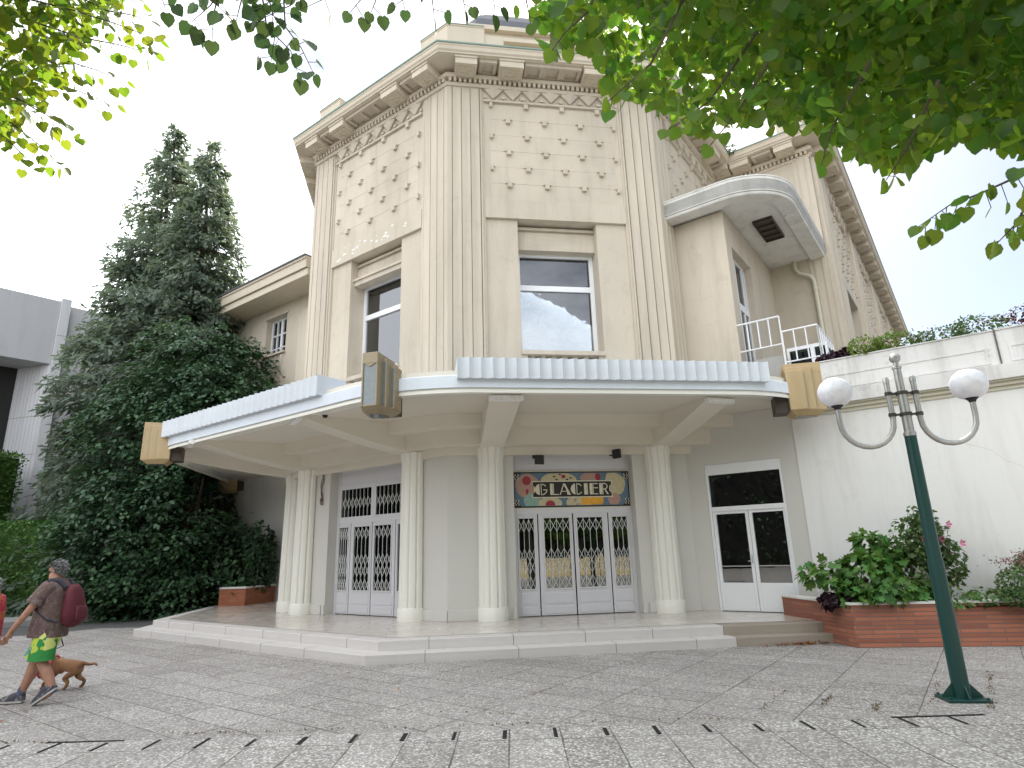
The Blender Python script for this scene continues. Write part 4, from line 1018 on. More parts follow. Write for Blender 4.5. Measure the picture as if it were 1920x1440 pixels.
mb.cur = 0; ell(mb, .66, .78, .085, .18, .029, .0326, wob=.03)
mb.cur = 2; ell(mb, .87, .62, .088, .30, .029, .0328, wob=.03); ell(mb, .84, .75, .05, .22, .032, .0345)
mb.cur = 0; ell(mb, .855, .22, .055, .16, .029, .033, wob=.04)
mb.cur = 2; ell(mb, .31, .10, .10, .22, .029, .0332, wob=.02); ell(mb, .555, .13, .11, .22, .029, .0334, wob=.02)
mb.cur = 3; mb.prism(P, [(SX(.575), SZ(.08)), (SX(.75), SZ(.08)), (SX(.765), SZ(.2)), (SX(.75), SZ(.33)), (SX(.575), SZ(.33))], .033, .0352)
mb.cur = 4; ell(mb, .118, .74, .036, .12, .032, .036); ell(mb, .725, .82, .024, .10, .0326, .036); ell(mb, .43, .84, .018, .05, .033, .036); ell(mb, .31, .09, .04, .12, .033, .036); ell(mb, .12, .45, .012, .07, .032, .036)
for u, v in ((.35, .84), (.37, .76), (.46, .76), (.49, .8), (.40, .9)): mb.cur = 5; ell(mb, u, v, .012, .02, .033, .0362, 10)
mb.cur = 0; ell(mb, .52, .2, .012, .05, .033, .0362, 10); ell(mb, .54, .08, .012, .05, .033, .0362, 10)
part(mb, 'ice_cream_picture', ['sign_pink', 'sign_mint', 'sign_ice', 'sign_orange', 'sign_red', 'sign_black'], SG)
# corner scrolls
mb = MB()
for su in (0, 1):
    for sv in (0, 1):
        def C(u, v): return (SX(u if su == 0 else 1 - u), SZ(v if sv == 0 else 1 - v))
        mb.cur = 0; q = [C(.012, .06), C(.075, .06), (C(.045, .13)), C(.05, .2), C(.028, .22), C(.012, .3)]; mb.prism(P, q, .029, .0375)
        mb.cur = 1
        for du in (.022, .045):
            pts = [C(du + .008 * math.sin(t * 2.2), .08 + t * .033) for t in range(6)]
            for a, b in zip(pts[:-1], pts[1:]): mb.prism(P, [(a[0] - .008, a[1]), (a[0] + .008, a[1]), (b[0] + .008, b[1]), (b[0] - .008, b[1])], .0375, .0395)
part(mb, 'corner_scrolls', ['sign_black', 'sign_cream'], SG)
mb = MB()
def plate(g, o0, o1):
    a, b, c, d = SX(.168) - g, SX(.835) + g, SZ(.30) - g, SZ(.70) + g; n = .05
    mb.prism(P, [(a, c), (b, c), (b, c + .06), (b - n, c + .12), (b - n, d - .12), (b, d - .06), (b, d), (a, d), (a, d - .06), (a + n, d - .12), (a + n, c + .12), (a, c + .06)], o0, o1)
mb.cur = 0; plate(.022, .036, .041); mb.cur = 1; plate(0, .041, .044)
part(mb, 'name_panel', ['sign_cream', 'sign_black'], SG)
mb = MB(); o0, o1 = .044, .049; H = .25; zb = SZ(.5) - H / 2; g = .008
def rect(a, b, c, d): mb.prism(P, [(a, c), (b, c), (b, d), (a, d)], o0, o1)
def arc(cx_, cz, ra, rb, a0, a1, n=18):
    a0, a1 = math.radians(a0), math.radians(a1)
    t = [a0 + (a1 - a0) * i / n for i in range(n + 1)]
    for p, q in zip(t[:-1], t[1:]):
        mb.prism(P, [(cx_ + ra * math.cos(p), cz + ra * math.sin(p)), (cx_ + rb * math.cos(p), cz + rb * math.sin(p)), (cx_ + rb * math.cos(q), cz + rb * math.sin(q)), (cx_ + ra * math.cos(q), cz + ra * math.sin(q))], o0, o1)
lx = SX(.196); st = .062; th = .02
def g_c(x, bar):
    r = H / 2; cxx = x + r
    # thick left half cut flat, thin right stroke
    t = [math.radians(100 + 160 * i / 16) for i in range(17)]
    mb.prism(P, [(cxx - .03 + r * math.cos(q) * .98, zb + r + r * math.sin(q)) for q in t], o0, o1)
    rect(cxx - .022, cxx - .004, zb, zb + H)
    arc(cxx, zb + r, r - th, r, 35, 88, 8); arc(cxx, zb + r, r - th, r, -88, -35 if not bar else -5, 9)
    if bar: rect(cxx + .03, cxx + r, zb + r - .02, zb + r)
    return x + 2 * r + .015
x = g_c(lx, True)
x += .05; rect(x, x + st, zb, zb + H); rect(x + st + g, x + st + g + .016, zb, zb + H); rect(x + st, x + .20, zb, zb + th); x += .215
x += .0; mb.prism(P, [(x, zb), (x + .02, zb), (x + .10, zb + H * .86), (x + .15, zb + H * .5), (x + .175, zb), (x + .255, zb), (x + .13, zb + H), (x + .09, zb + H)], o0, o1); rect(x + .05, x + .15, zb + .07, zb + .086); x += .285
x = g_c(x, False)
x += .015; rect(x, x + st, zb, zb + H); rect(x + st + g, x + st + g + .016, zb, zb + H); x += .13
rect(x, x + st, zb, zb + H); rect(x + st + g, x + st + g + .016, zb, zb + H)
for q in (0, .135, .23): rect(x + st + .02, x + .19, zb + q, zb + q + th)
x += .225
rect(x, x + st, zb, zb + H); rect(x + st + g, x + st + g + .016, zb, zb + H); rect(x + st + .02, x + .12, zb + H - th, zb + H); rect(x + st + .02, x + .12, zb + .105, zb + .105 + th)
arc(x + .12, zb + .105 + (H - .105) / 2, (H - .105) / 2 - th, (H - .105) / 2, -90, 90, 12)
mb.prism(P, [(x + .12, zb + .105), (x + .145, zb + .105), (x + .215, zb), (x + .17, zb)], o0, o1)
part(mb, 'lettering', 'sign_cream', SG)
# spotlights above the sign
def spot(label, loc, yaw, tilt):
    r = thing('spotlight', label, 'spotlight', loc, 'black spotlights above the sign')
    q = fr((loc[0], loc[1]), (1, 0))
    mb = MB(); mb.box(q, -.06, .06, .0, .03, loc[2] - .03, loc[2] + .06); mb.tube([q(0, .02, loc[2]), q(.03, .2, loc[2] - .02)], .015); part(mb, 'bracket', 'black_metal', r)
    mb = MB(); c = math.cos(yaw); s_ = math.sin(yaw)
    q2 = fr(q(.05, .22, 0)[:2], (c, s_)); mb.box(q2, -.10, .10, -.03, .05, loc[2] - .17 + tilt, loc[2] + .03 + tilt); part(mb, 'lamp_head', 'black_metal', r, bevel=.01)
spot('black square spotlight over the left half of the sign', (A[0] + 1.93, 13.40, 3.66), .15, -.02)
spot('black spotlight turned outward over the right half of the sign', (A[0] + 3.70, 13.40, 3.70), -1.0, .06)
r = thing('security_camera', 'small white dome camera under the canopy beside a beam', 'camera', (-1.9, 12.3, 4.40))
mb = MB(); mb.lathe((-1.9, 12.3, 4.36), [(.07, .1), (.075, .05), (.07, 0)], 16); part(mb, 'housing', 'white_paint', r, smooth=True)
mb = MB(); mb.lathe((-1.9, 12.3, 4.36), [(.055, -.001), (.045, -.045), (.015, -.06)], 16); part(mb, 'lens_dome', 'lamp_black', r, smooth=True)
mb = MB()
for k in range(3):
    q = [FL(S - 4.30 + .01 * k, .02 + .01 * k, 3.72)]
    for i in range(1, 9): q.append(FL(S - 4.30 + .05 * math.sin(i * .8 + k), .03 + .01 * k, 3.72 - i * .08 - k * .01))
    for i in range(6): q.append(FL(S - 4.30 + .06 * math.cos(i * 1.1 + k), .04, 3.02 + .09 * math.sin(i * 1.1)))
    mb.tube(q, .009, 6)
o = mb.build('loose_cable', 'cable', smooth=True); tag(o, 'loose dangling cable coil at the top of the left column', 'cable')
# balcony railings
def railing(label, path, z0, z1, posts, mid):
    r = thing('balcony_railing', label, 'railing', (path[0][0], path[0][1], z0), 'white balcony railings')
    mb = MB(); mb.tube([(x, y, z1) for x, y in path], .022); mb.tube([(x, y, mid) for x, y in path], .018); part(mb, 'rail', 'white_paint', r, smooth=True)
    mb = MB()
    for a, b in zip(path[:-1], path[1:]):
        L = math.hypot(b[0] - a[0], b[1] - a[1]); n = max(1, round(L / posts))
        for k in range(n + 1):
            x, y = a[0] + (b[0] - a[0]) * k / n, a[1] + (b[1] - a[1]) * k / n
            lo = z0 if k in (0, n) and z0 < mid else mid
            mb.tube([(x, y, lo), (x, y, z1)], .016, 6)
    part(mb, 'baluster', 'white_paint', r, smooth=True)
railing('white tube railing in front of the balcony door', [F1(.92, 1.25, 0)[:2], F1(.92, 2.23, 0)[:2]], 5.55, 6.80, .25, 6.12)
railing('white tube railing turning the corner above the right lantern', [F1(.9, 2.25, 0)[:2], F1(.9, 3.0, 0)[:2], F1(2.6, 3.02, 0)[:2]], 5.0, 6.40, .24, 5.66)

# street lamp
LX, LY = 5.715, 6.445
SLP = thing('street_lamp', 'dark green two-armed street lamp with white globes standing on the paving', 'street lamp', (LX, LY, 0))
def rotbox(mb, cx_, cy_, th_, *a): mb.box(fr((cx_, cy_), (math.cos(th_), math.sin(th_))), *a)
TH = math.radians(-17)
mb = MB(); rotbox(mb, LX, LY, TH, -.21, .21, -.16, .16, 0, .025)
for dx in (-.18, .18):
    for dy in (-.13, .13): q = fr((LX, LY), (math.cos(TH), math.sin(TH)))(dx, dy, .025); mb.lathe(q, [(.016, 0), (.016, .02)], 6)
part(mb, 'base_plate', 'green_paint', SLP, bevel=.004)
for k in range(4):
    a = TH + k * math.pi / 2 
    mb = MB(); mb.prism(fr((LX, LY), (math.cos(a), math.sin(a))), [(.06, .026), (.2 if k % 2 == 0 else .15, .026), (.2 if k % 2 == 0 else .15, .04), (.06, .19)], -.006, .006); part(mb, 'gusset', 'green_paint', SLP)
mb = MB(); mb.lathe((LX, LY, 0), [(.083, .025), (.079, 1.4), (.07, 1.45), (.063, 2.84), (.06, 2.84)], 24); part(mb, 'post', 'green_paint', SLP, smooth=True)
mb = MB(); mb.lathe((LX, LY, 0), [(.068, 2.835), (.068, 2.88), (.055, 2.89), (.053, 3.36), (.045, 3.37), (.043, 3.66), (.052, 3.665), (.052, 3.69), (.03, 3.70), (.028, 3.76)], 20)
pt = part(mb, 'upper_post', 'galvanised', SLP, smooth=True)
mb = MB(); mb.lathe((LX, LY, 3.80), [(.012, -.062)] + [(.062 * math.cos(a), .062 * math.sin(a)) for a in [math.radians(-75 + 15 * i) for i in range(11)]] + [(.004, .062)], 20); part(mb, 'finial_ball', 'galvanised', SLP, smooth=True)
for z in (3.10, 3.36):
    mb = MB(); mb.lathe((LX, LY, z), [(.066, -.02), (.07, 0), (.066, .02)], 16); rotbox(mb, LX, LY, TH, -.17, .17, -.012, .012, z - .012, z + .012)
    for s_ in (-1, 1):
        mb.lathe((LX + s_ * .15 * math.cos(TH), LY + s_ * .15 * math.sin(TH), z), [(.042, -.02), (.042, .02)], 12)
    part(mb, 'clamp', 'dark_collar', SLP, smooth=True)
for s_ in (-1, 1):
    dx, dy = s_ * math.cos(TH), s_ * math.sin(TH); mb = MB()
    pts = [(LX + dx * .15, LY + dy * .15, z) for z in (3.49, 3.40, 3.2, 3.05)]
    for i in range(1, 12):
        a = math.pi + math.pi * i / 12; pts.append((LX + dx * (.45 + .30 * math.cos(a)), LY + dy * (.45 + .30 * math.cos(a)), 3.03 + .30 * math.sin(a)))
    pts += [(LX + dx * .75, LY + dy * .75, z) for z in (3.05, 3.22)]
    mb.tube(pts, .031, 12); am = part(mb, 'arm', 'galvanised', SLP, smooth=True)
    mb = MB(); mb.lathe((LX + dx * .15, LY + dy * .15, 3.49), [(.035, 0), (.036, .05), (.02, .08), (.004, .085)], 12); part(mb, 'arm_cap', 'galvanised', am, smooth=True)
    mb = MB(); mb.lathe((LX + dx * .75, LY + dy * .75, 3.20), [(.035, 0), (.04, .02), (.07, .05), (.105, .075)], 20); part(mb, 'globe_holder', 'lamp_black', SLP, smooth=True)
    mb = MB(); mb.lathe((LX + dx * .75, LY + dy * .75, 3.415), [(.195 * math.cos(a), .185 * math.sin(a)) for a in [math.radians(-62 + 8 * i) for i in range(19)]] + [(.004, .185)], 32); part(mb, 'globe', 'globe', SLP, smooth=True)

# ------------------------------------------------------------------ foliage tools
LEAF_HEART = ([(0, 0, 0), (-.22, -.10, .02), (-.50, .12, .06), (-.53, .45, .08), (-.30, .78, .05), (0, 1.02, -.04), (.30, .78, .05), (.53, .45, .08), (.50, .12, .06), (.22, -.10, .02)],
              [(0, 1, 2, 3, 4, 5), (0, 5, 6, 7, 8, 9)])
LEAF_OVAL = ([(0, 0, 0), (-.3, .35, .06), (-.22, .75, .04), (0, 1, -.05), (.22, .75, .04), (.3, .35, .06)], [(0, 1, 2, 3), (0, 3, 4, 5)])
LEAF_LOBE = ([(0, 0, 0), (-.35, -.12, .03), (-.5, .2, .08), (-.3, .35, .05), (-.42, .7, .03), (-.14, .68, .03), (0, 1.05, -.06), (.14, .68, .03), (.42, .7, .03), (.3, .35, .05), (.5, .2, .08), (.35, -.12, .03)],
             [(0, 1, 2, 3, 4, 5, 6), (0, 6, 7, 8, 9, 10, 11)])
SPRAY = ([(0, 0, 0), (-.16, .25, 0), (-.06, .32, .02), (-.2, .6, -.02), (0, 1, -.12), (.2, .6, -.02), (.06, .32, .02), (.16, .25, 0)], [(0, 1, 2, 3, 4), (0, 4, 5, 6, 7)])
def unit(a): return a / np.maximum(np.linalg.norm(a, axis=-1, keepdims=True), 1e-9)
def leaves(name, tpl, pos, tip, nrm, size, mat, parent=None):
    """one mesh of many leaves; tip = direction of the leaf tip, nrm = rough facing"""
    tv = np.array(tpl[0], float); N = len(pos); m_ = len(tv)
    Y = unit(tip); Xa = unit(np.cross(Y, nrm)); Z = np.cross(Xa, Y)
    size = np.broadcast_to(np.asarray(size, float), (N,))
    V = pos[:, None, :] + size[:, None, None] * (tv[None, :, 0:1] * Xa[:, None] + tv[None, :, 1:2] * Y[:, None] + tv[None, :, 2:3] * Z[:, None])
    org = ORG.get(parent.name, Vector((0, 0, 0))) if parent else Vector((0, 0, 0))
    V = V.reshape(-1, 3) - np.array(org)
    lt = np.array([len(f) for f in tpl[1]]); idx = np.concatenate([np.array(f) for f in tpl[1]])
    L = (idx[None, :] + (np.arange(N) * m_)[:, None]).reshape(-1)
    tot = np.tile(lt, N); st = np.concatenate(([0], np.cumsum(tot)[:-1]))
    me = bpy.data.meshes.new(name); me.vertices.add(len(V)); me.vertices.foreach_set('co', V.reshape(-1))
    me.loops.add(len(L)); me.loops.foreach_set('vertex_index', L.astype(np.int32))
    me.polygons.add(len(tot)); me.polygons.foreach_set('loop_start', st.astype(np.int32)); me.polygons.foreach_set('loop_total', tot.astype(np.int32))
    me.materials.append(MATS[mat]); me.update(calc_edges=True); me.validate()
    o = bpy.data.objects.new(name, me); COL.objects.link(o)
    if parent: o.parent = parent; ORG[o.name] = org
    return o
def rdir(n): return unit(RNG.normal(size=(n, 3)))
def lumps(p, seed, k=1.0):
    r = np.random.default_rng(seed); s = 0
    for i in range(5):
        d = unit(r.normal(size=3)) * k * (1 + .7 * i); s = s + np.sin(p @ d + r.uniform(0, 6.3)) / (1 + .5 * i)
    return s
CX, CY, CZ = (np.array(v) for v in (rt, up, fw)); CP = np.array((0, 0, CAM_H))
def px2w(x, y, d):
    v = CX * ((x - 960) / F_PX) - CY * ((y - 720) / F_PX) + CZ
    return CP + v / np.linalg.norm(v) * d
def w2px(p):
    q = p - CP; z = q @ CZ; return np.stack([960 + F_PX * (q @ CX) / z, 720 - F_PX * (q @ CY) / z], -1)
def inpoly(pts, poly):
    x, y = pts[:, 0], pts[:, 1]; c = np.zeros(len(pts), bool); n = len(poly)
    for i in range(n):
        x1, y1 = poly[i]; x2, y2 = poly[i - 1]
        c ^= ((y1 > y) != (y2 > y)) & (x < (x2 - x1) * (y - y1) / (y2 - y1 + 1e-9) + x1)
    return c
def trunk(mb, base, top, r0, r1, seed=0, n=8, wob=.15, seg=12):
    r = random.Random(seed); pts = []; rs = []
    for i in range(n + 1):
        t = i / n; k = wob * math.sin(t * math.pi)
        pts.append(tuple(base[j] + (top[j] - base[j]) * t + (r.uniform(-k, k) if j < 2 else 0) for j in range(3))); rs.append(r0 + (r1 - r0) * t ** .8)
    mb.tube(pts, rs, seg); return pts

def conifer(label, base, H, R, seed, n, z0=.3, power=.75, lean=(0, 0)):
    t = thing('conifer_tree', label, 'conifer', base, 'conifers beside the building')
    bx, by, bz = base
    mb = MB(); trunk(mb, base, (bx + lean[0], by + lean[1], bz + H * .98), .32, .02, seed, 10, .1)
    r = random.Random(seed)
    for i in range(70):
        z = z0 + (H - z0) * r.random() ** .9 * .97; a = r.uniform(0, 6.28); L = R * (1 - z / H) ** power * r.uniform(.7, 1.0); f = z / H
        p0 = Vector((bx + lean[0] * f, by + lean[1] * f, z)); 
        mb.tube([p0, p0 + Vector((math.cos(a) * L * .5, math.sin(a) * L * .5, .05 * L)), p0 + Vector((math.cos(a) * L, math.sin(a) * L, -.14 * L))], [.04, .025, .008], 5)
    part(mb, 'trunk', 'bark', t, smooth=True)
    # limbs first, sprays on limbs
    nb = 1000; zb = z0 + (H - z0) * (1 - np.sqrt(RNG.random(nb))) ** 1.0; ab = RNG.uniform(0, 2 * np.pi, nb)
    zb[:40] = H * (1 - RNG.random(40) ** 1.3 * .16)
    Lb = R * np.maximum(1 - zb / H, .012) ** power * (.72 + .33 * RNG.random(nb)) * (1 + .12 * np.sin(3 * ab + zb * .9 + seed))
    k = RNG.choice(nb, n, p=(Lb + .15) / (Lb + .15).sum()); u = RNG.random(n) ** .55
    a = ab[k] + RNG.normal(0, .10, n) / np.maximum(u, .25); rad = Lb[k] * u
    zz = zb[k] + .12 * rad - .30 * rad * u + RNG.normal(0, .09, n) - RNG.random(n) * .25
    f = np.clip(zz / H, 0, 1)
    pos = np.stack([bx + lean[0] * f + rad * np.cos(a), by + lean[1] * f + rad * np.sin(a), bz + np.clip(zz, .15, H)], -1)
    outd = np.stack([np.cos(a), np.sin(a), np.full(n, -.65)], -1)
    tip = unit(outd + RNG.normal(0, .55, (n, 3))); nr = unit(np.stack([np.cos(a), np.sin(a), np.full(n, .9)], -1) + RNG.normal(0, .6, (n, 3)))
    leaves('crown', SPRAY, pos, tip, nr, RNG.uniform(.17, .40, n), 'conifer_leaf', t)
    return t
conifer('tallest dark conifer with the broad left skirt, behind the path', (-11.0, 25.9, 0), 20.6, 4.0, 1, 74000, power=.62, lean=(-.1, -.3))
conifer('narrower dark conifer with its pointed top nearest the tower', (-9.1, 24.6, 0), 19.3, 3.0, 2, 62000, power=.52, lean=(.0, .0))

def leafy(name, label, cat, base, blobs, n, size, mat, tpl=LEAF_OVAL, seed=0, stems=6, group=None, trunk_r=.06, flat=.5, crown='crown', keep=None):
    """blobs: (dx,dy,dz,rx,ry,rz); leaves fill the outer part of lumpy blobs, in layers"""
    t = thing(name, label, cat, base, group); bl = np.array(blobs, float)
    vol = (bl[:, 3] * bl[:, 4] * bl[:, 5]) ** .7; big = bl[:, 3].max() > 1.0
    if big:      # sprays of leaves in flattened, drooping clumps (kept clear of the canopy roof)
        K = n // 42; kb = RNG.choice(len(bl), K, p=vol / vol.sum()); dk = rdir(K); rk = .55 + .5 * RNG.random(K) ** .6
        ck = bl[kb, :3] + dk * bl[kb, 3:6] * rk[:, None]; k = RNG.integers(0, K, n); rad = RNG.uniform(.25, .55, K)[k]
        a = RNG.uniform(0, 2 * np.pi, n); q = np.sqrt(RNG.random(n)) * rad
        hor = unit(dk[k] * [1, 1, 0] + 1e-6); off = np.stack([q * np.cos(a), q * np.sin(a), -.75 * q * q / rad + RNG.normal(0, .05, n)], -1)
        off += hor * (q * .35)[:, None]; off[:, 2] -= .35 * np.maximum(0, (off * hor).sum(1))
        p = ck[k] + off; p[:, 2] = np.maximum(p[:, 2], .02)
        out = unit(off * [1, 1, 0] + hor * .3 + 1e-6); tip = unit(out + np.array([0, 0, -.5]) + RNG.normal(0, .35, (n, 3)))
        nr = unit(np.array([0, 0, 1.0]) + hor * .5 + RNG.normal(0, .38, (n, 3)))
    else:
        k = RNG.choice(len(bl), n, p=vol / vol.sum()); d = rdir(n); rr = .45 + .55 * RNG.random(n) ** .33
        p = bl[k, :3] + d * bl[k, 3:6] * rr[:, None]
        lm = lumps(p, seed, 2.2 / max(.3, bl[:, 3].mean())); p = p + d * bl[k, 3:6] * (.10 * lm)[:, None]; p[:, 2] = np.maximum(p[:, 2], .02)
        out = unit(d * [1, 1, .4]); tip = unit(out * .7 + np.array([0, 0, -.55]) + RNG.normal(0, .45, (n, 3)))
        nr = unit(d * (1 - flat) + np.array([0, 0, flat]) + RNG.normal(0, .4, (n, 3)))
    mb = MB()
    rs = random.Random(seed)
    for i in range(stems):
        b = bl[rs.randrange(len(bl))]; x0, y0 = rs.uniform(-.1, .1) * bl[:, 3].mean(), rs.uniform(-.1, .1) * bl[:, 4].mean()
        q = Vector((b[0] + rs.uniform(-.4, .4) * b[3], b[1] + rs.uniform(-.4, .4) * b[4], b[2] + rs.uniform(-.1, .6) * b[5]))
        s0 = Vector((x0, y0, 0)); md = (s0 + q) / 2 + Vector((rs.uniform(-.1, .1), rs.uniform(-.1, .1), .1)) * b[3]
        bv = Vector(base); mb.tube([bv + s0, bv + md, bv + q], [trunk_r, trunk_r * .6, trunk_r * .25], 6)
    part(mb, 'trunk' if trunk_r > .05 else 'stem', 'bark', t, smooth=True)
    if keep is not None: kk = keep(p + np.array(base)); p, tip, nr, n = p[kk], tip[kk], nr[kk], int(kk.sum())
    leaves(crown, tpl, p + np.array(base), tip, nr, RNG.uniform(size * .65, size * 1.35, n), mat, t)
    return t
leafy('broadleaf_tree', 'dark glossy broadleaf tree between the conifers and the tower', 'tree', (-7.9, 22.2, 0),
      [(0, 0, 7.4, 2.0, 2.0, 2.6), (.9, -.4, 6.6, 2.0, 1.8, 2.0), (-1.2, .2, 5.6, 2.1, 2.0, 2.6), (.2, -.5, 3.6, 1.7, 1.7, 2.2), (-1.4, -.6, 2.4, 1.8, 1.8, 2.2), (1.0, .4, 8.4, 1.4, 1.3, 1.3), (-.4, 0, 1.2, 1.5, 1.5, 1.2), (.7, -.6, 1.0, 1.2, 1.2, 1.1), (.6, .1, 2.6, 1.1, 1.2, 1.3)], 52000, .15, 'dark_leaf', seed=3, stems=9, trunk_r=.14, flat=.6, keep=lambda q: ~((q[:, 0] > -7.2) & (q[:, 2] > 3.2) & (q[:, 2] < 5.4)) & (q[:, 0] + q[:, 1] < 17.3))
leafy('broadleaf_shrub', 'dark leafy shrub spilling over the orange brick planter', 'shrub', (-5.5, 21.6, .5),
      [(0, 0, .9, .75, .7, 1.0), (.35, -.1, 1.5, .5, .5, .7), (-.5, .1, 1.2, .7, .6, 1.0)], 2600, .17, 'dark_leaf', seed=4, stems=5, trunk_r=.03)
leafy('broadleaf_shrub', 'dense dark shrub at the foot of the conifers beside the path', 'shrub', (-9.9, 23.9, 0),
      [(0, 0, 1.6, 1.9, 1.3, 1.7), (-1.3, .3, 1.7, 1.4, 1.2, 1.9), (1.6, -.1, 1.3, 1.5, 1.2, 1.5), (-.4, .3, 3.0, 1.7, 1.3, 1.7)], 20000, .14, 'dark_leaf', seed=6, stems=8, trunk_r=.045)
def hedge(label, F, L, W, H, n, loc, lm='hedge_leaf', sm='hedge_leaf', ls=1):
    t = thing('clipped_hedge', label, 'hedge', loc, 'clipped hedges at the left edge')
    s = RNG.integers(0, 4, n); u, v = RNG.random(n), RNG.random(n); e = RNG.normal(0, .05, n)
    top = s == 0; d = np.where(s == 2, e, np.where(s == 3, L + e, u * L)); o = np.where(s == 1, W + e, np.where((s == 0), v * W, v * W)); z = np.where(top, H + e, np.where(s == 1, v * H, u * H))
    q = RNG.random(n); o = np.where(s >= 2, q * W, o)
    p = np.array([F(a, b, c) for a, b, c in zip(d, o, z)])
    nx = np.array(F(0, 1, 0)) - np.array(F(0, 0, 0)); dx = np.array(F(1, 0, 0)) - np.array(F(0, 0, 0))
    nr = np.where(top[:, None], np.array([0, 0, 1.]), np.where((s == 1)[:, None], nx, np.where((s == 2)[:, None], -dx, dx)))
    leaves('foliage', LEAF_OVAL, p, unit(nr + RNG.normal(0, .7, (n, 3))), unit(nr + RNG.normal(0, .6, (n, 3))), RNG.uniform(.06, .13, n) * ls, lm, t)
    mb = MB(); mb.box(F, .1, L - .1, .1, W - .1, 0, H - .1); part(mb, 'stem', sm, t)
hedge('clipped dark green hedge block behind the walking man', fr((-17.75, 26.2), (.95, -.31)), 6.6, 1.6, 3.0, 16000, (-15, 26, 0))
hedge('taller clipped hedge at the left edge below the concrete building', fr((-20.0, 27.5), (.95, -.31)), 5.2, 1.6, 5.7, 12000, (-19.5, 29, 0))
# ground cover and stones along the path edge
n = 5200; u = RNG.random(n); base = np.stack([-14.2 + 7.0 * u, 23.3 + .9 * np.sin(u * 3.1) + RNG.normal(0, .35, n), np.abs(RNG.normal(0, .22, n)) + .02], -1)
o = leaves('ground_cover', LEAF_OVAL, base, unit(RNG.normal(0, 1, (n, 3)) + [0, 0, .3]), unit(RNG.normal(0, .5, (n, 3)) + [0, 0, 1]), RNG.uniform(.08, .18, n), 'dark_leaf'); tag(o, kind='stuff')
for k, lb in enumerate(('low grey rock at the path edge, nearest the planter', 'low grey rock at the path edge under the dark shrub', 'low grey rock at the path edge, nearest the hedge')):
    c = (-8.0 - k * 1.7, 22.7 - .1 * k, 0); mb = MB()
    mb.lathe(c, [(.5, -.05), (.52, .12), (.42, .3), (.2, .4), (.02, .42)], 14, lambda a, z, kk=k: 1 + .18 * math.sin(3 * a + kk) + .1 * math.sin(5 * a + z * 9), 1.1, .7)
    o = mb.build('rock', 'concrete_grey', smooth=True); tag(o, lb, 'rock', 'rocks along the path')

# plants in the right planter
leafy('vine', 'sprawling vine with broad green leaves hanging over the brick planter', 'vine', (7.78, 9.93, .6),
      [(-.80, .32, .55, .42, .33, .2), (-.2, .1, .55, .55, .4, .35), (.1, -.1, .25, .7, .35, .22), (-.3, .0, .2, .5, .35, .18), (.25, .1, .75, .3, .3, .32), (.0, 0.25, .95, .25, .25, .3)], 1150, .135, 'vine_leaf', LEAF_LOBE, 7, 12, None, .012, .45, 'foliage')
hb = leafy('hibiscus_shrub', 'upright flowering shrub with pink blossoms behind the lamp post', 'shrub', (8.5, 9.75, .6),
      [(0, 0, .55, .34, .32, .5), (.08, 0, 1.0, .32, .3, .45), (-.22, .05, 1.05, .26, .25, .4), (.3, -.05, .75, .28, .25, .4), (-.1, 0, 1.42, .1, .1, .22), (.22, 0, 1.40, .1, .1, .2)], 1500, .075, 'shrub_leaf', LEAF_LOBE, 8, 14, None, .012, .3, 'foliage')
for k in range(6):
    c = Vector((8.5 + random.uniform(-.3, .45), 9.62 + random.uniform(-.2, .05), .6 + random.uniform(.75, 1.3))); mb = MB()
    for i in range(5):
        a = i * 1.2566 + k; mb.add([c, c + Vector((.05 * math.cos(a - .5), -.03, .05 * math.sin(a - .5))), c + Vector((.065 * math.cos(a), -.045, .065 * math.sin(a))), c + Vector((.05 * math.cos(a + .5), -.03, .05 * math.sin(a + .5)))], [(0, 1, 2, 3)])
    part(mb, 'flower', 'flower_pink', hb, recalc=False)
leafy('purple_leaf_plant', 'dark purple leaved plant low at the left end of the brick planter', 'plant', (7.2, 10.15, .6),
      [(-.15, 0, .16, .3, .25, .12), (.1, 0, .24, .25, .22, .14), (-.35, .02, .1, .15, .14, .1)], 260, .10, 'purple_leaf', LEAF_HEART, 9, 5, None, .01, .5, 'foliage')
sh = leafy('shrub', 'green shrub with dry reddish seed heads at the right edge of the planter', 'shrub', (9.75, 9.0, .6),
      [(0, 0, .35, .55, .4, .38), (-.3, 0, .25, .35, .3, .3), (.4, -.1, .4, .5, .4, .4), (.1, 0, .6, .4, .3, .3)], 3000, .055, 'shrub_leaf', LEAF_OVAL, 10, 14, None, .01, .3, 'foliage')
n = 800; pp = np.array([9.75, 9.0, 1.38]) + RNG.normal(0, 1, (n, 3)) * [.30, .18, .06] + np.stack([np.zeros(n), np.zeros(n), -.10 + .05 * np.sin(np.arange(n))], -1)
SHD = leaves('seed_heads', LEAF_OVAL, pp, rdir(n), rdir(n), RNG.uniform(.02, .045, n), 'seed_head', sh); tag(SHD, kind='stuff')
leafy('ground_plant', 'bright low foliage along the planter front between the two shrubs', 'plant', (9.1, 9.35, .6),
      [(0, 0, .12, .35, .2, .14), (-.5, .1, .1, .3, .2, .14), (.35, -.1, .15, .25, .2, .14)], 420, .08, 'vine_leaf', LEAF_OVAL, 11, 4, None, .008, .4, 'foliage')
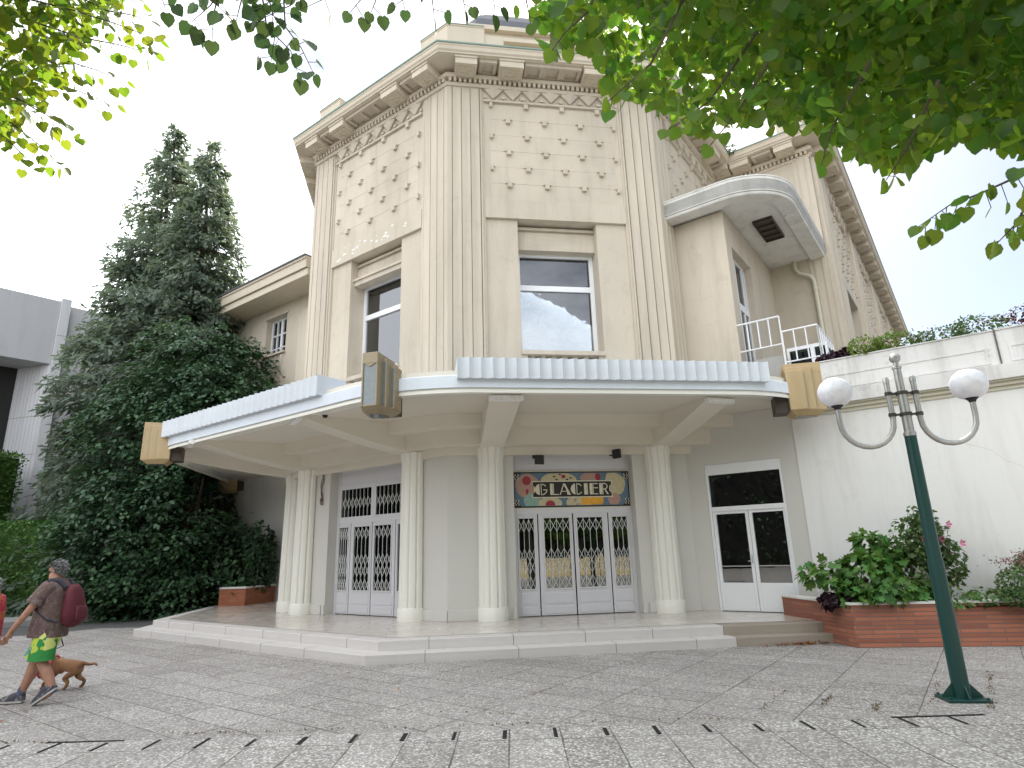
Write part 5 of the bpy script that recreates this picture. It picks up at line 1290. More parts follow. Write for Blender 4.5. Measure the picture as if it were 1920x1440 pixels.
# plants along the terrace top
def on9(d, o_, z): return F9(d, o_, z)
leafy('purple_leaf_plant', 'dark purple trailing plant on the terrace wall beside the tan lantern', 'plant', on9(3.25, -.25, 5.29), [(0, 0, .08, .26, .16, .12), (.2, -.2, .1, .16, .14, .12)], 320, .085, 'purple_leaf', LEAF_HEART, 12, 3, None, .006, .4, 'foliage')
leafy('trailing_plant', 'yellow green trailing plant spilling over the terrace wall', 'plant', on9(3.95, -.2, 5.29),
      [(0, 0, .16, .4, .3, .2), (.35, -.3, .2, .4, .3, .22), (-.1, -.1, -.12, .1, .1, .3), (-.12, -.12, -.38, .05, .05, .3), (.62, -.75, .03, .1, .1, .25)], 1500, .06, 'bright_leaf', LEAF_OVAL, 13, 6, None, .008, .3, 'foliage')
leafy('trailing_plant', 'dark green and purple foliage on the terrace wall near the wall joint', 'plant', on9(5.2, -.25, 5.29), [(0, 0, .14, .5, .4, .18), (.4, -.4, .18, .5, .4, .2)], 900, .06, 'shrub_leaf', LEAF_OVAL, 14, 5, None, .008, .3, 'foliage')
fp = leafy('trailing_plant', 'purple flowering foliage on the terrace wall at the right edge', 'plant', on9(6.7, -.25, 5.29), [(0, 0, .18, .6, .5, .2), (.7, -.7, .2, .6, .5, .22)], 900, .06, 'purple_leaf', LEAF_OVAL, 15, 5, None, .008, .3, 'foliage')
n = 260; q0 = np.array(on9(5.9, -.2, 5.42)); al = RNG.uniform(-1.6, 1.6, n); pp = q0 + np.stack([al * R2, -al * R2, RNG.uniform(0, .16, n)], -1) + RNG.normal(0, .12, (n, 3)) * [1, 1, .5]
FLW = leaves('flowers', LEAF_OVAL, pp, rdir(n), rdir(n), RNG.uniform(.03, .055, n), 'seed_head', fp); tag(FLW, kind='stuff')
leafy('rooftop_shrub', 'thin pale twiggy shrub further back on the terrace', 'shrub', on9(6.0, -3.5, 5.0), [(0, 0, .6, .5, .5, .45), (.1, .1, 1.0, .35, .35, .3)], 380, .06, 'seed_head', LEAF_OVAL, 16, 14, None, .008, .2, 'foliage')

leafy('gutter_weed', 'dark weed growing from the gutter at the inner roof corner above the curved slab', 'weed', F1(4.75, .72, 14.02), [(0, 0, .12, .22, .2, .16), (.15, .1, .05, .2, .16, .1)], 160, .09, 'dark_leaf', LEAF_OVAL, 17, 4, None, .008, .3, 'foliage')
# weeds in the joints, dry leaves by the steps
pts = []
def strew(a, b, n, w_=.02):
    a, b = np.array(a), np.array(b); t = RNG.random((n, 1)); return a + (b - a) * t + RNG.normal(0, w_, (n, 2))
gl = lambda k: (4.473 + k * .68, 6.209 + k * .68)
for a, b, n in (((-2.6, 7.25), (3.2, 6.35), 420), ((3.454, 6.56), (4.2, 7.3), 110), ((3.99, 6.41), (4.6, 7.0), 90), ((4.47, 6.21), (4.8, 6.55), 80), ((5.64, 6.04), (7.2, 7.6), 170), ((5.1, 6.2), (6.2, 7.3), 60), ((-4.6, 7.5), (-3.4, 7.2), 90), ((1.0, 7.6), (1.8, 8.4), 60), ((.2, 7.4), (1.2, 7.0), 60)):
    q = strew(a, b, n); pts.append(q[RNG.random(n) < .35 + .65 * (np.sin(q[:, 0] * 7 + q[:, 1] * 3) > 0)])
q = np.concatenate(pts); n = len(q); pos = np.concatenate([q, np.full((n, 1), .0)], 1)
o = leaves('weeds', LEAF_OVAL, pos, unit(RNG.normal(0, .8, (n, 3)) + [0, 0, .7]), rdir(n), RNG.uniform(.008, .028, n), 'weed'); tag(o, kind='stuff')
n = 150; q = np.stack([RNG.uniform(5.35, 7.0, n), 10.43 - np.abs(RNG.normal(0, .07, n)), RNG.uniform(.004, .035, n)], -1); q[:, 0] = np.where(RNG.random(n) < .75, np.clip(RNG.normal(6.4, .28, n), 5.5, 7), q[:, 0])
q2 = np.stack([RNG.uniform(-6, 6.5, 120), RNG.uniform(6.5, 10.4, 120), np.full(120, .006)], -1); q2 = q2[q2[:, 1] < 10.3 - np.maximum(0, -1.2 - q2[:, 0]) * 0]
q2 = q2[:26]; q = np.concatenate([q, q2]); n = len(q)
o = leaves('fallen_leaves', LEAF_OVAL, q, unit(RNG.normal(0, 1, (n, 3)) * [1, 1, .2]), unit(RNG.normal(0, .35, (n, 3)) + [0, 0, 1]), RNG.uniform(.03, .07, n), 'dry_leaf'); tag(o, kind='stuff')

# ------------------------------------------------------------------ lime trees overhead
def twig(mb, P_, pos, tips, sizes, pts, r0=.006, step=.06, size=.085, side=.07):
    pts = [Vector(p) for p in pts]; mb.tube(pts, [r0 * (1 - .75 * i / (len(pts) - 1)) for i in range(len(pts))], 5)
    k = 0
    for a, b in zip(pts[:-1], pts[1:]):
        L = (b - a).length; m_ = max(1, int(L / step))
        for i in range(m_):
            p = a + (b - a) * ((i + .5) / m_); d = (b - a).normalized(); s_ = d.cross(Vector((0, 0, 1))).normalized() * (1 if k % 2 else -1); k += 1
            q = p + s_ * side * random.uniform(.3, 1.0) + Vector((0, 0, -random.uniform(0, .04)))
            mb.tube([p, q], [.0015, .0012], 4)
            pos.append(q); tips.append(s_ * .5 + d * .4 + Vector((random.gauss(0, .3), random.gauss(0, .3), -.8))); sizes.append(size * random.uniform(.7, 1.15))
    pos.append(pts[-1]); tips.append((pts[-1] - pts[-2]).normalized() + Vector((0, 0, -.5))); sizes.append(size * .9)
def lime_tree(label, base, top, limbs, twigs, cloud, mat, size):
    t = thing('lime_tree', label, 'tree', base, 'lime trees overhead')
    mb = MB(); trunk(mb, base, top, .19, .12, int(base[0] * 10) % 7, 8, .06, 14)
    for l in limbs: mb.tube(l[0], l[1], 8)
    pos, tips, sizes = [], [], []
    for tw in twigs: twig(mb, None, pos, tips, sizes, [px2w(*q) for q in tw[0]], tw[1], tw[2], size * tw[3])
    part(mb, 'trunk', 'bark', t, smooth=True)
    pos = np.array(pos) if pos else np.zeros((0, 3)); tips = np.array([tuple(v) for v in tips]) if len(tips) else np.zeros((0, 3)); sizes = np.array(sizes)
    n1 = len(pos); nr = RNG.normal(0, .55, (n1, 3)) + np.array([.3, -.6, .7])
    n2 = len(cloud)
    tip2 = unit(RNG.normal(0, .55, (n2, 3)) + [0, 0, -.7]); nr2 = unit(RNG.normal(0, .6, (n2, 3)) + [.1, -.35, .75])
    P_ = np.concatenate([pos, cloud]); T_ = np.concatenate([unit(tips), tip2]); N_ = np.concatenate([unit(nr), nr2]); S_ = np.concatenate([sizes, RNG.uniform(size * .65, size * 1.2, n2)])
    leaves('crown', LEAF_HEART, P_, T_, N_, S_, mat, t); return t
def cloud_px(poly, n, dmin, dmax, clump=.0, pw=1.0, seed=1, thr=-9):
    xs = [p[0] for p in poly]; ys = [p[1] for p in poly]; r = np.random.default_rng(seed); out = []
    while sum(map(len, out)) < n:
        q = np.stack([r.uniform(min(xs), max(xs), 4000), r.uniform(min(ys), max(ys), 4000)], -1); q = q[inpoly(q, poly)]
        d = dmin + (dmax - dmin) * r.random(len(q)) ** pw; p = np.array([px2w(x, y, dd) for (x, y), dd in zip(q, d)])
        if thr > -9: p = p[lumps(p, seed, 2.2) > thr + .0]
        out.append(p)
    return np.concatenate(out)[:n]
polyR = [(1040, -330), (1035, -20), (1010, 30), (1050, 55), (1035, 100), (1085, 75), (1130, 95), (1150, 165), (1200, 190), (1255, 205), (1270, 225), (1310, 245), (1340, 225), (1400, 235), (1440, 205), (1480, 240), (1520, 205), (1565, 260), (1610, 290), (1650, 305), (1690, 315), (1720, 290), (1770, 255), (1840, 265), (1925, 275), (2150, 330), (2300, -330)]
cr = cloud_px(polyR, 15000, 2.9, 6.6, pw=1.0, seed=21, thr=-1.3)
ed = []
for (x1, y1), (x2, y2) in zip(polyR[2:25], polyR[3:26]):
    for k in range(int(math.hypot(x2 - x1, y2 - y1) / 2.4)):
        f = random.random(); ed.append(px2w(x1 + (x2 - x1) * f + random.gauss(0, 12), y1 + (y2 - y1) * f - abs(random.gauss(0, 26)), random.uniform(2.7, 3.5)))
cr3 = cloud_px([(1200, -300), (1230, 90), (1400, 170), (1600, 230), (1930, 230), (2250, 260), (2250, -300)], 17000, 3.8, 8.5, seed=23)  # extra leaves, many above the view, added to darken the crown inside
cr2 = np.array([3.6, 2.4, 6.4]) + rdir(9000) * [4.2, 3.6, 2.6] * (RNG.random((9000, 1)) ** .4)  # upper crown mostly out of view, added to block light from the leaves below
pc = w2px(cr2); dz = (cr2 - CP) @ CZ
ok = (dz < .2) | (pc[:, 1] < -30) | (pc[:, 0] > 1960) | inpoly(pc, polyR); ok &= ~((dz > 0) & (pc[:, 0] < 1000) & (pc[:, 1] > -300)); cr2 = cr2[ok & (np.linalg.norm(cr2 - CP, axis=1) > 1.6)]
twR = [([(2000, 250, 2.5), (1900, 335, 2.5), (1840, 362, 2.5), (1780, 385, 2.45), (1722, 425, 2.4)], .005, .018, .8), ([(2000, 300, 2.4), (1935, 390, 2.4), (1895, 430, 2.4), (1868, 458, 2.4)], .005, .02, .85), ([(1980, 340, 2.6), (1915, 400, 2.6), (1905, 440, 2.6)], .005, .022, .8),
       ([(1130, -60, 2.7), (1105, 20, 2.6), (1060, 60, 2.5), (1035, 95, 2.5)], .006, .05, .9), ([(1300, -40, 3), (1220, 120, 2.8), (1140, 190, 2.6)], .008, .05, 1), ([(1420, 60, 3), (1330, 190, 2.8), (1250, 245, 2.6)], .007, .05, 1),
       ([(1450, 100, 2.8), (1390, 200, 2.7), (1330, 275, 2.6)], .006, .05, 1), ([(1640, 100, 2.9), (1560, 240, 2.7), (1540, 310, 2.6)], .006, .05, 1), ([(1760, 150, 2.8), (1700, 280, 2.7), (1660, 340, 2.6)], .006, .05, 1),
       ([(1010, -80, 2.8), (985, -10, 2.8), (995, 45, 2.75)], .005, .05, .9)]
lime_tree('overhanging lime tree filling the upper right corner with heart-shaped leaves', (4.8, .2, 0), (4.3, .9, 4.6),
          [([(4.3, .9, 4.5), (3.4, 1.7, 5.4), (2.0, 2.6, 5.9)], [.11, .08, .03]), ([(4.3, .9, 4.5), (4.2, 2.2, 5.8), (3.6, 3.6, 6.8)], [.11, .07, .03]), ([(4.4, .8, 4.3), (5.0, .6, 6.2), (5.2, .4, 8)], [.12, .08, .03]), ([(3.4, 1.7, 5.4), (2.4, 1.5, 5.2), (1.2, 1.7, 4.9)], [.06, .04, .015])],
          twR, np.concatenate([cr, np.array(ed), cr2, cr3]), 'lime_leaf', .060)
polyL = [(-320, -330), (235, -330), (235, -10), (205, 50), (170, 60), (185, 95), (140, 100), (120, 150), (85, 160), (90, 195), (45, 200), (35, 240), (-10, 262), (-320, 250)]
cl = cloud_px(polyL, 5600, 3.7, 6.5, seed=31, thr=-.35)
cl2 = np.array([-4.2, 1.6, 6.8]) + rdir(1600) * [2.4, 2.6, 2.4] * (RNG.random((1600, 1)) ** .4)
pc = w2px(cl2); dz = (cl2 - CP) @ CZ; ok = (dz < .2) | (pc[:, 1] < -40) | (pc[:, 0] < -40); ok &= ~((dz > 0) & (pc[:, 0] > 300) & (pc[:, 1] > -200)); cl2 = cl2[ok]
twL = []
for a, b, c in (((-60, -30), (140, 20), (302, 78)), ((-60, 0), (150, 70), (293, 103)), ((40, -60), (200, 20), (285, 40)), ((-60, 40), (110, 110), (240, 155)), ((-80, 90), (80, 150), (222, 200)), ((-90, 130), (40, 190), (155, 258)), ((-100, 170), (20, 230), (122, 315)), ((-100, 200), (0, 250), (66, 315)), ((60, -80), (180, -20), (270, 10)), ((-60, 60), (60, 100), (160, 150)), ((-80, 150), (20, 180), (110, 225))):
    d = random.uniform(3.6, 4.4); md = ((a[0] + c[0]) / 2 + 15, (a[1] + c[1]) / 2 - 8)
    twL.append(([(a[0], a[1], d + .5), (b[0], b[1], d + .1), ((b[0] + c[0]) / 2, (b[1] + c[1]) / 2 - 3, d), (c[0], c[1], d)], .005, .024, .98))
lime_tree('sunlit lime tree with yellow green leaves in the upper left corner', (-5.0, .3, 0), (-4.7, .8, 4.8),
          [([(-4.7, .8, 4.7), (-4.2, 1.8, 5.8), (-3.4, 3.0, 6.3)], [.11, .07, .03]), ([(-4.7, .8, 4.7), (-4.0, 1.3, 6.5), (-3.4, 1.6, 7.8)], [.1, .07, .03]), ([(-4.2, 1.8, 5.8), (-3.2, 2.6, 5.2), (-2.2, 3.1, 4.7)], [.05, .03, .012])],
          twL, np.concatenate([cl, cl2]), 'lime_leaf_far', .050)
twM = []
for q, st, sz in (([(300, -60), (302, -10), (312, 25)], .05, .9), ([(430, -50), (395, 10), (355, 45)], .05, 1), ([(420, -60), (400, 30), (398, 78)], .06, 1), ([(470, -60), (450, 10), (440, 50)], .05, 1), ([(480, -60), (510, 15), (515, 70), (508, 118)], .035, .95), ([(530, -40), (535, 50), (565, 90), (590, 142)], .03, .95), ([(490, -20), (500, 50), (545, 95), (558, 138)], .035, .95), ([(560, -50), (545, 10), (480, 40)], .05, .9),
                  ([(640, -60), (625, -10), (560, 20)], .06, .8), ([(690, -60), (680, -5), (655, 25)], .06, .8), ([(700, -50), (705, 0), (695, 25)], .07, .8), ([(760, -60), (770, -10), (740, 10)], .06, .9), ([(800, -60), (810, -5), (815, 40)], .06, .95), ([(860, -60), (868, -5), (872, 20)], .08, 1), ([(925, -60), (925, -10), (928, 30)], .09, 1.15)):
    twM.append(([(x, y, 3.0) for x, y in q], .004, st, sz))
polyM = [(300, -260), (990, -260), (960, -40), (620, -40), (560, -5), (470, 20), (420, 10), (300, -15)]
cm = cloud_px(polyM, 420, 2.9, 4.2, seed=41)
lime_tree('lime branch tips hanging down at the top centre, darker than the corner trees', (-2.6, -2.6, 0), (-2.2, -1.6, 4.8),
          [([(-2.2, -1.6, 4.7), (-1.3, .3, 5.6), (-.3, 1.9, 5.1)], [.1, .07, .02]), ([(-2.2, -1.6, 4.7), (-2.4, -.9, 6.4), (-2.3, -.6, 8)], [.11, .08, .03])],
          twM, cm, 'lime_leaf_shaded', .060)

# ------------------------------------------------------------------ behind the camera (seen in the door glass)
GW = thing('garden_wall', 'sunlit pale wall with square posts, reflected in the middle door glass', 'wall', (4, -13, 0))
mb = MB(); mb.box(WORLD, 1.5, 16, -13.3, -13.0, 0, 1.15); part(mb, 'wall_panel', 'bright_wall', GW)
mb = MB()
for k in range(8): mb.box(WORLD, 1.5 + k * 2.0, 1.75 + k * 2.0, -13.35, -12.9, 0, 1.4)
part(mb, 'wall_post', 'bright_wall', GW)
for k, (x, y, h) in enumerate(((-9, -15, 8), (-3.5, -17, 9), (2.5, -16.5, 9), (9, -17, 9), (15, -15, 8))):
    leafy('garden_tree', 'leafy tree reflected in the door glass, %s' % ('far left one', 'second from left', 'middle one', 'second from right', 'far right one')[k], 'tree', (x, y, 0),
          [(0, 0, h * .62, 2.6, 2.2, h * .28), (1.5, .3, h * .5, 1.9, 1.6, h * .2), (-1.5, .2, h * .52, 1.9, 1.6, h * .22), (.2, .8, h * .36, 2.0, 1.4, h * .14)], 3800, .30, 'back_leaf', LEAF_OVAL, 50 + k, 5, 'garden trees behind the camera', .13)

hedge('tall clipped hedge reflected behind the sunlit wall in the door glass', fr((30, -20), (-1, 0)), 60, 1.5, 9, 9000, (0, -20, 0), 'back_leaf', 'dark_interior', 3)
hedge('tall clipped hedge reflected in the plain side door glass', fr((-26, -20), (0, 1)), 46, 1.5, 9, 9000, (-24, -4, 0), 'dark_leaf', 'dark_interior', 3)
# ------------------------------------------------------------------ people and dog
def skin_obj(name, V, E, mat, parent, root, sub=2, M=None):
    """V: {key: (x,y,z,r)} or r=(rx,ry)"""
    org = ORG[parent.name]; keys = list(V); me = bpy.data.meshes.new(name)
    co = [M @ Vector(V[k][:3]) for k in keys]
    me.from_pydata([tuple(c - org) for c in co], [(keys.index(a), keys.index(b)) for a, b in E], [])
    o = bpy.data.objects.new(name, me); COL.objects.link(o); o.parent = parent; ORG[o.name] = org
    sk = o.modifiers.new('skin', 'SKIN'); sk.use_smooth_shade = True
    sv = me.skin_vertices[0].data if me.skin_vertices else None
    if sv is None:
        me.attributes; bm = bmesh.new(); bm.from_mesh(me); bm.verts.layers.skin.verify(); bm.to_mesh(me); bm.free(); sv = me.skin_vertices[0].data
    for i, k in enumerate(keys):
        r = V[k][3]; sv[i].radius = r if isinstance(r, tuple) else (r, r); sv[i].use_root = (k == root)
    sb = o.modifiers.new('sub', 'SUBSURF'); sb.levels = sub; sb.render_levels = sub
    me.materials.append(MATS[mat])
    return o
def loft(mb, rings, M, n=20, cap=(True, True)):
    """rings: (center, rx, ry, up-ish axis tilt) horizontal-ish ellipses; axis given by neighbours"""
    v = []
    C_ = [Vector(r[0]) for r in rings]
    for k, r in enumerate(rings):
        t = (C_[min(k + 1, len(C_) - 1)] - C_[max(k - 1, 0)]).normalized()
        xa = Vector((1, 0, 0)); xa = (xa - t * xa.dot(t)).normalized(); ya = t.cross(xa)
        for i in range(n):
            a = 2 * math.pi * i / n; w_ = 1 + (.03 * math.sin(3 * a + k) + .02 * math.sin(7 * a + 2 * k) if len(r) > 3 else 0)
            v.append(tuple(M @ (C_[k] + xa * (r[1] * w_ * math.cos(a)) + ya * (r[2] * w_ * math.sin(a)))))
    f = []
    for k in range(len(rings) - 1): f += [(k * n + i, k * n + (i + 1) % n, (k + 1) * n + (i + 1) % n, (k + 1) * n + i) for i in range(n)]
    if cap[0]: f.append(tuple(range(n)))
    if cap[1]: f.append(tuple(range(len(v) - 1, len(v) - n - 1, -1)))
    mb.add(v, f)
def person(label, loc, heading, sc, armL, armR, legs, shirt, shorts, hair, long_hair=False):
    t = thing('person', label, 'person', loc)
    M = Matrix.Translation(loc) @ Matrix.Rotation(math.atan2(heading[1], heading[0]), 4, 'Z') @ Matrix.Scale(sc, 4)
    V = {'pel': (0, 0, .93, (.12, .10)), 'waist': (.005, 0, 1.08, (.115, .095)), 'chest': (.01, 0, 1.28, (.135, .10)), 'up': (.01, 0, 1.39, (.10, .075)), 'neck': (.03, 0, 1.465, .060), 'hb': (.045, 0, 1.53, (.062, .068)), 'hd': (.045, 0, 1.605, (.082, .097)), 'ht': (.035, 0, 1.675, (.050, .056)), 'jaw': (.095, 0, 1.545, .034), 'nose': (.142, 0, 1.597, .012)}
    E = [('pel', 'waist'), ('waist', 'chest'), ('chest', 'up'), ('up', 'neck'), ('neck', 'hb'), ('hb', 'hd'), ('hd', 'ht'), ('hb', 'jaw'), ('hd', 'nose')]
    for s_, nm, arm in ((1, 'L', armL), (-1, 'R', armR)):
        sh = (.01, s_ * .165, 1.385); el, wr, hd_ = arm
        V['sh' + nm] = sh + (.064,); V['el' + nm] = el + (.047,); V['wr' + nm] = wr + (.031,)
        hv = (Vector(hd_) - Vector(wr)); V['pa' + nm] = tuple(Vector(wr) + hv * .5) + ((.036, .018),)
        E += [('up', 'sh' + nm), ('sh' + nm, 'el' + nm), ('el' + nm, 'wr' + nm), ('wr' + nm, 'pa' + nm)]
        d = hv.normalized(); sd = d.cross(Vector((0, 1, 0))).normalized() if abs(d.y) < .9 else Vector((0, 0, 1))
        for i, (q, ln) in enumerate(((-.028, .075), (-.010, .088), (.009, .082), (.026, .064))):
            a = Vector(hd_) + sd * q; curl = Vector((0, -s_ * .02, 0))
            V['f%d%s' % (i, nm)] = tuple(a) + (.009,); V['g%d%s' % (i, nm)] = tuple(a + d * ln * .5 + curl) + (.008,); V['h%d%s' % (i, nm)] = tuple(a + d * ln * .8 + curl * 2.2) + (.0065,)
            E += [('pa' + nm, 'f%d%s' % (i, nm)), ('f%d%s' % (i, nm), 'g%d%s' % (i, nm)), ('g%d%s' % (i, nm), 'h%d%s' % (i, nm))]
        tb = Vector(wr) + hv * .4 + sd * -.042; V['t0' + nm] = tuple(tb) + (.011,); V['t1' + nm] = tuple(tb + d * .045 + Vector((0, -s_ * .015, 0))) + (.009,)
        E += [('pa' + nm, 't0' + nm), ('t0' + nm, 't1' + nm)]
        hp, kn, an, toe = legs[nm]; cf = tuple(Vector(kn) * .62 + Vector(an) * .38 + Vector((-.02, 0, 0)))
        V['hp' + nm] = hp + (.098,); V['th' + nm] = tuple((Vector(hp) + Vector(kn)) / 2) + (.088,); V['kn' + nm] = kn + (.064,); V['cf' + nm] = cf + (.070,); V['an' + nm] = an + (.042,); V['to' + nm] = tuple(Vector(an) * .35 + Vector(toe) * .65) + (.03,)
        E += [('pel', 'hp' + nm), ('hp' + nm, 'th' + nm), ('th' + nm, 'kn' + nm), ('kn' + nm, 'cf' + nm), ('cf' + nm, 'an' + nm), ('an' + nm, 'to' + nm)]
    for k in V:
        x, y, z, r = V[k]; r = tuple(q * sc for q in r) if isinstance(r, tuple) else r * sc; V[k] = (x, y, z, r)
    body = skin_obj('body', V, E, 'skin', t, 'pel', 2, M)
    mb = MB(); loft(mb, [((.03, 0, .78), .215, .22, 1), ((.025, 0, .92), .205, .215, 1), ((.02, 0, 1.08), .195, .205, 1), ((.01, 0, 1.26), .178, .215, 1), ((.005, 0, 1.38), .142, .215, 1), ((.015, 0, 1.445), .10, .14), ((.025, 0, 1.49), .072, .082)], M, 24, (False, False))
    for nm, s_, arm in (('L', 1, armL), ('R', -1, armR)):
        el = Vector(arm[0]); sh = Vector((.01, s_ * .15, 1.39)); q = sh + (el - sh) * .78
        loft(mb, [(tuple(sh - (el - sh) * .12), .08, .08), (tuple(sh), .10, .095, 1), (tuple(sh + (el - sh) * .4), .10, .095, 1), (tuple(q), .105, .098, 1)], M, 16, (True, False))
    part(mb, 'shirt', shirt, t, smooth=True, ang=80)
    mb = MB(); loft(mb, [((0, 0, 1.0), .14, .17), ((0, 0, .90), .155, .185), ((0, 0, .80), .15, .18)], M, 20, (True, True))
    for nm in 'LR':
        hp, kn, an, toe = (Vector(q) for q in legs[nm]); en = hp + (kn - hp) * .98
        loft(mb, [(tuple(hp + Vector((0, 0, .02))), .135, .11), (tuple(hp + (en - hp) * .45), .142, .122, 1), (tuple(hp + (en - hp) * .8), .14, .124, 1), (tuple(en), .148, .128, 1)], M, 18, (True, False))
    part(mb, 'shorts', shorts, t, smooth=True, ang=80)
    for nm in 'LR':
        hp, kn, an, toe = (Vector(q) for q in legs[nm])
        mb = MB(); loft(mb, [(tuple(an + (kn - an) * .22), .047, .047), (tuple(an + (kn - an) * .08), .047, .045), (tuple(an - (kn - an) * .05), .045, .045)], M, 14); part(mb, 'sock', 'sock', t, smooth=True, ang=80)
        d = (toe - an); d.y = 0; fl_ = Vector((d.x, 0, d.z if abs(d.z) > .1 else 0)).normalized(); upv = Vector((-fl_.z, 0, fl_.x)); 
        if upv.z < 0: upv = -upv
        so_ = toe - fl_ * .27
        sh_, sl_ = MB(), MB()
        secs = [(-.02, .038, .10), (.04, .050, .115), (.11, .050, .105), (.18, .056, .075), (.24, .054, .058), (.285, .036, .04)]
        def ring(x, w_, h0, h1): c = so_ + fl_ * x; return [c + Vector((0, w_ * q, 0)) + upv * h for q, h in ((-1, h0), (1, h0), (.9, h1 * .7), (.5, h1), (-.5, h1), (-.9, h1 * .7))]
        for mbx, lo, hi in ((sh_, .018, None), (sl_, -.006, .02)):
            v = []
            for x, w_, h in secs: v += [tuple(M @ p) for p in ring(x, w_ * (1 if hi is None else 1.10), lo, h if hi is None else hi)]
            n = 6; f = [tuple(range(n)), tuple(range(len(v) - 1, len(v) - n - 1, -1))]
            for k in range(len(secs) - 1): f += [(k * n + i, k * n + (i + 1) % n, (k + 1) * n + (i + 1) % n, (k + 1) * n + i) for i in range(n)]
            mbx.add(v, f)
        s = part(sh_, 'shoe', 'shoe', t, smooth=True, ang=70); part(sl_, 'sole', 'sole', s, smooth=True, ang=50)
    # head details
    mb = MB(); v = []; n = 20
    for i in range(9):
        th_ = math.radians(4 + i * 13.5)
        for k in range(n):
            a = 2 * math.pi * k / n; front = max(0, math.cos(a)); lim = th_ * (1.16 - .74 * front ** .7 - .12 * max(0, -math.cos(a) - .2) * 0 - (.16 if abs(math.sin(a)) > .8 and math.cos(a) > -.3 else 0))
            wv = 1 + .03 * math.sin(9 * a + i)
            v.append(tuple(M @ Vector((.034 + .101 * wv * math.sin(lim) * math.cos(a), .085 * wv * math.sin(lim) * math.sin(a), 1.612 + (.104 * wv) * math.cos(lim)))))
    f = [tuple(range(n))] + [(i * n + k, i * n + (k + 1) % n, (i + 1) * n + (k + 1) % n, (i + 1) * n + k) for i in range(8) for k in range(n)]
    mb.add(v, f)
    if long_hair: loft(mb, [((-.03, 0, 1.58), .06, .075), ((-.05, 0, 1.48), .05, .075), ((-.06, 0, 1.38), .03, .05)], M, 14)
    hr = part(mb, 'hair', hair, t, smooth=True, ang=80)
    n = 900; a = RNG.uniform(0, 2 * np.pi, n); fr2 = np.maximum(0, np.cos(a)); lm = np.radians(118) * np.sqrt(RNG.random(n)) * (1.10 - .62 * fr2 ** .7 - np.where((np.abs(np.sin(a)) > .75) & (np.cos(a) > -.4), .2, 0))
    dv = np.stack([np.sin(lm) * np.cos(a), np.sin(lm) * np.sin(a), np.cos(lm)], -1); q = np.array([.034, 0, 1.612]) + dv * np.array([.101, .086, .104])
    tp = unit(np.stack([-.5 - .3 * dv[:, 0], dv[:, 1] * .6, -.6 + 0 * a], -1) + dv * .55 + RNG.normal(0, .3, (n, 3))); RM = np.array(M.to_3x3()); 
    leaves('hair_tufts', LEAF_OVAL, q @ RM.T + np.array(M.translation), tp @ RM.T, dv @ RM.T + RNG.normal(0, .5, (n, 3)), RNG.uniform(.02, .04, n), 'hair_strand', hr)['kind'] = 'stuff'
    mb = MB()
    for s_ in (1, -1):
        c = Vector((.045, s_ * .079, 1.585)); mb.add([tuple(M @ (c + Vector((x, s_ * y, z)))) for x, y, z in ((0, .004, -.03), (.012, .008, -.01), (.01, .012, .015), (-.005, .018, .03), (-.022, .018, .02), (-.018, .01, -.01))], [(0, 1, 2, 3, 4, 5)])
    part(mb, 'ear', 'skin', t, recalc=False)
    mb = MB()
    for s_ in (1, -1):
        q = M @ Vector((.117, s_ * .032, 1.607)); mb.lathe(tuple(q), [(.004, -.006), (.009, 0), (.004, .006)], 8)
        q = M @ Vector((.119, s_ * .033, 1.628)); mb.lathe(tuple(q), [(.012, -.003), (.012, .003)], 8)
    part(mb, 'eye', 'lamp_black', t)
    mb = MB(); q = M @ Vector((.118, 0, 1.553)); mb.lathe(tuple(q), [(.016, -.004), (.018, 0), (.016, .004)], 10); part(mb, 'mouth', 'sign_red', t)
    return t, M
HEAD = (-.995, .09)
MAN = (-4.66, 9.16, 0)
legsM = {'L': ((0, .09, .90), (.0, .10, .50), (-.20, .10, .15), (.0, .10, .012)), 'R': ((0, -.09, .90), (.19, -.09, .50), (.31, -.09, .09), (.55, -.09, .012))}
man, MM = person('grey haired man in printed shirt and green yellow shorts walking left', MAN, HEAD, 1.0,
    ((.15, .235, 1.12), (.34, .215, .88), (.40, .20, .79)), ((.06, -.25, 1.12), (.20, -.12, 1.21), (.245, -.07, 1.26)), legsM, 'shirt_print', 'shorts_print', 'hair_grey')
W2 = (-4.66 - .985 * .80, 9.16 + .17 * .86 - .10, 0)
legs2 = {'L': ((0, .09, .90), (.1, .09, .5), (.2, .09, .085), (.42, .09, .012)), 'R': ((0, -.09, .90), (.02, -.1, .5), (-.17, -.1, .12), (.02, -.1, .015))}
wom, MW = person('person in red printed top at the left edge, holding the man\'s hand', W2, HEAD, .90,
    ((-.10, .24, 1.10), (-.28, .21, .90), (-.36, .20, .84)), ((.12, -.23, 1.1), (.2, -.2, .88), (.22, -.2, .78)), legs2, 'red_print', 'red_print', 'hair_grey', True)
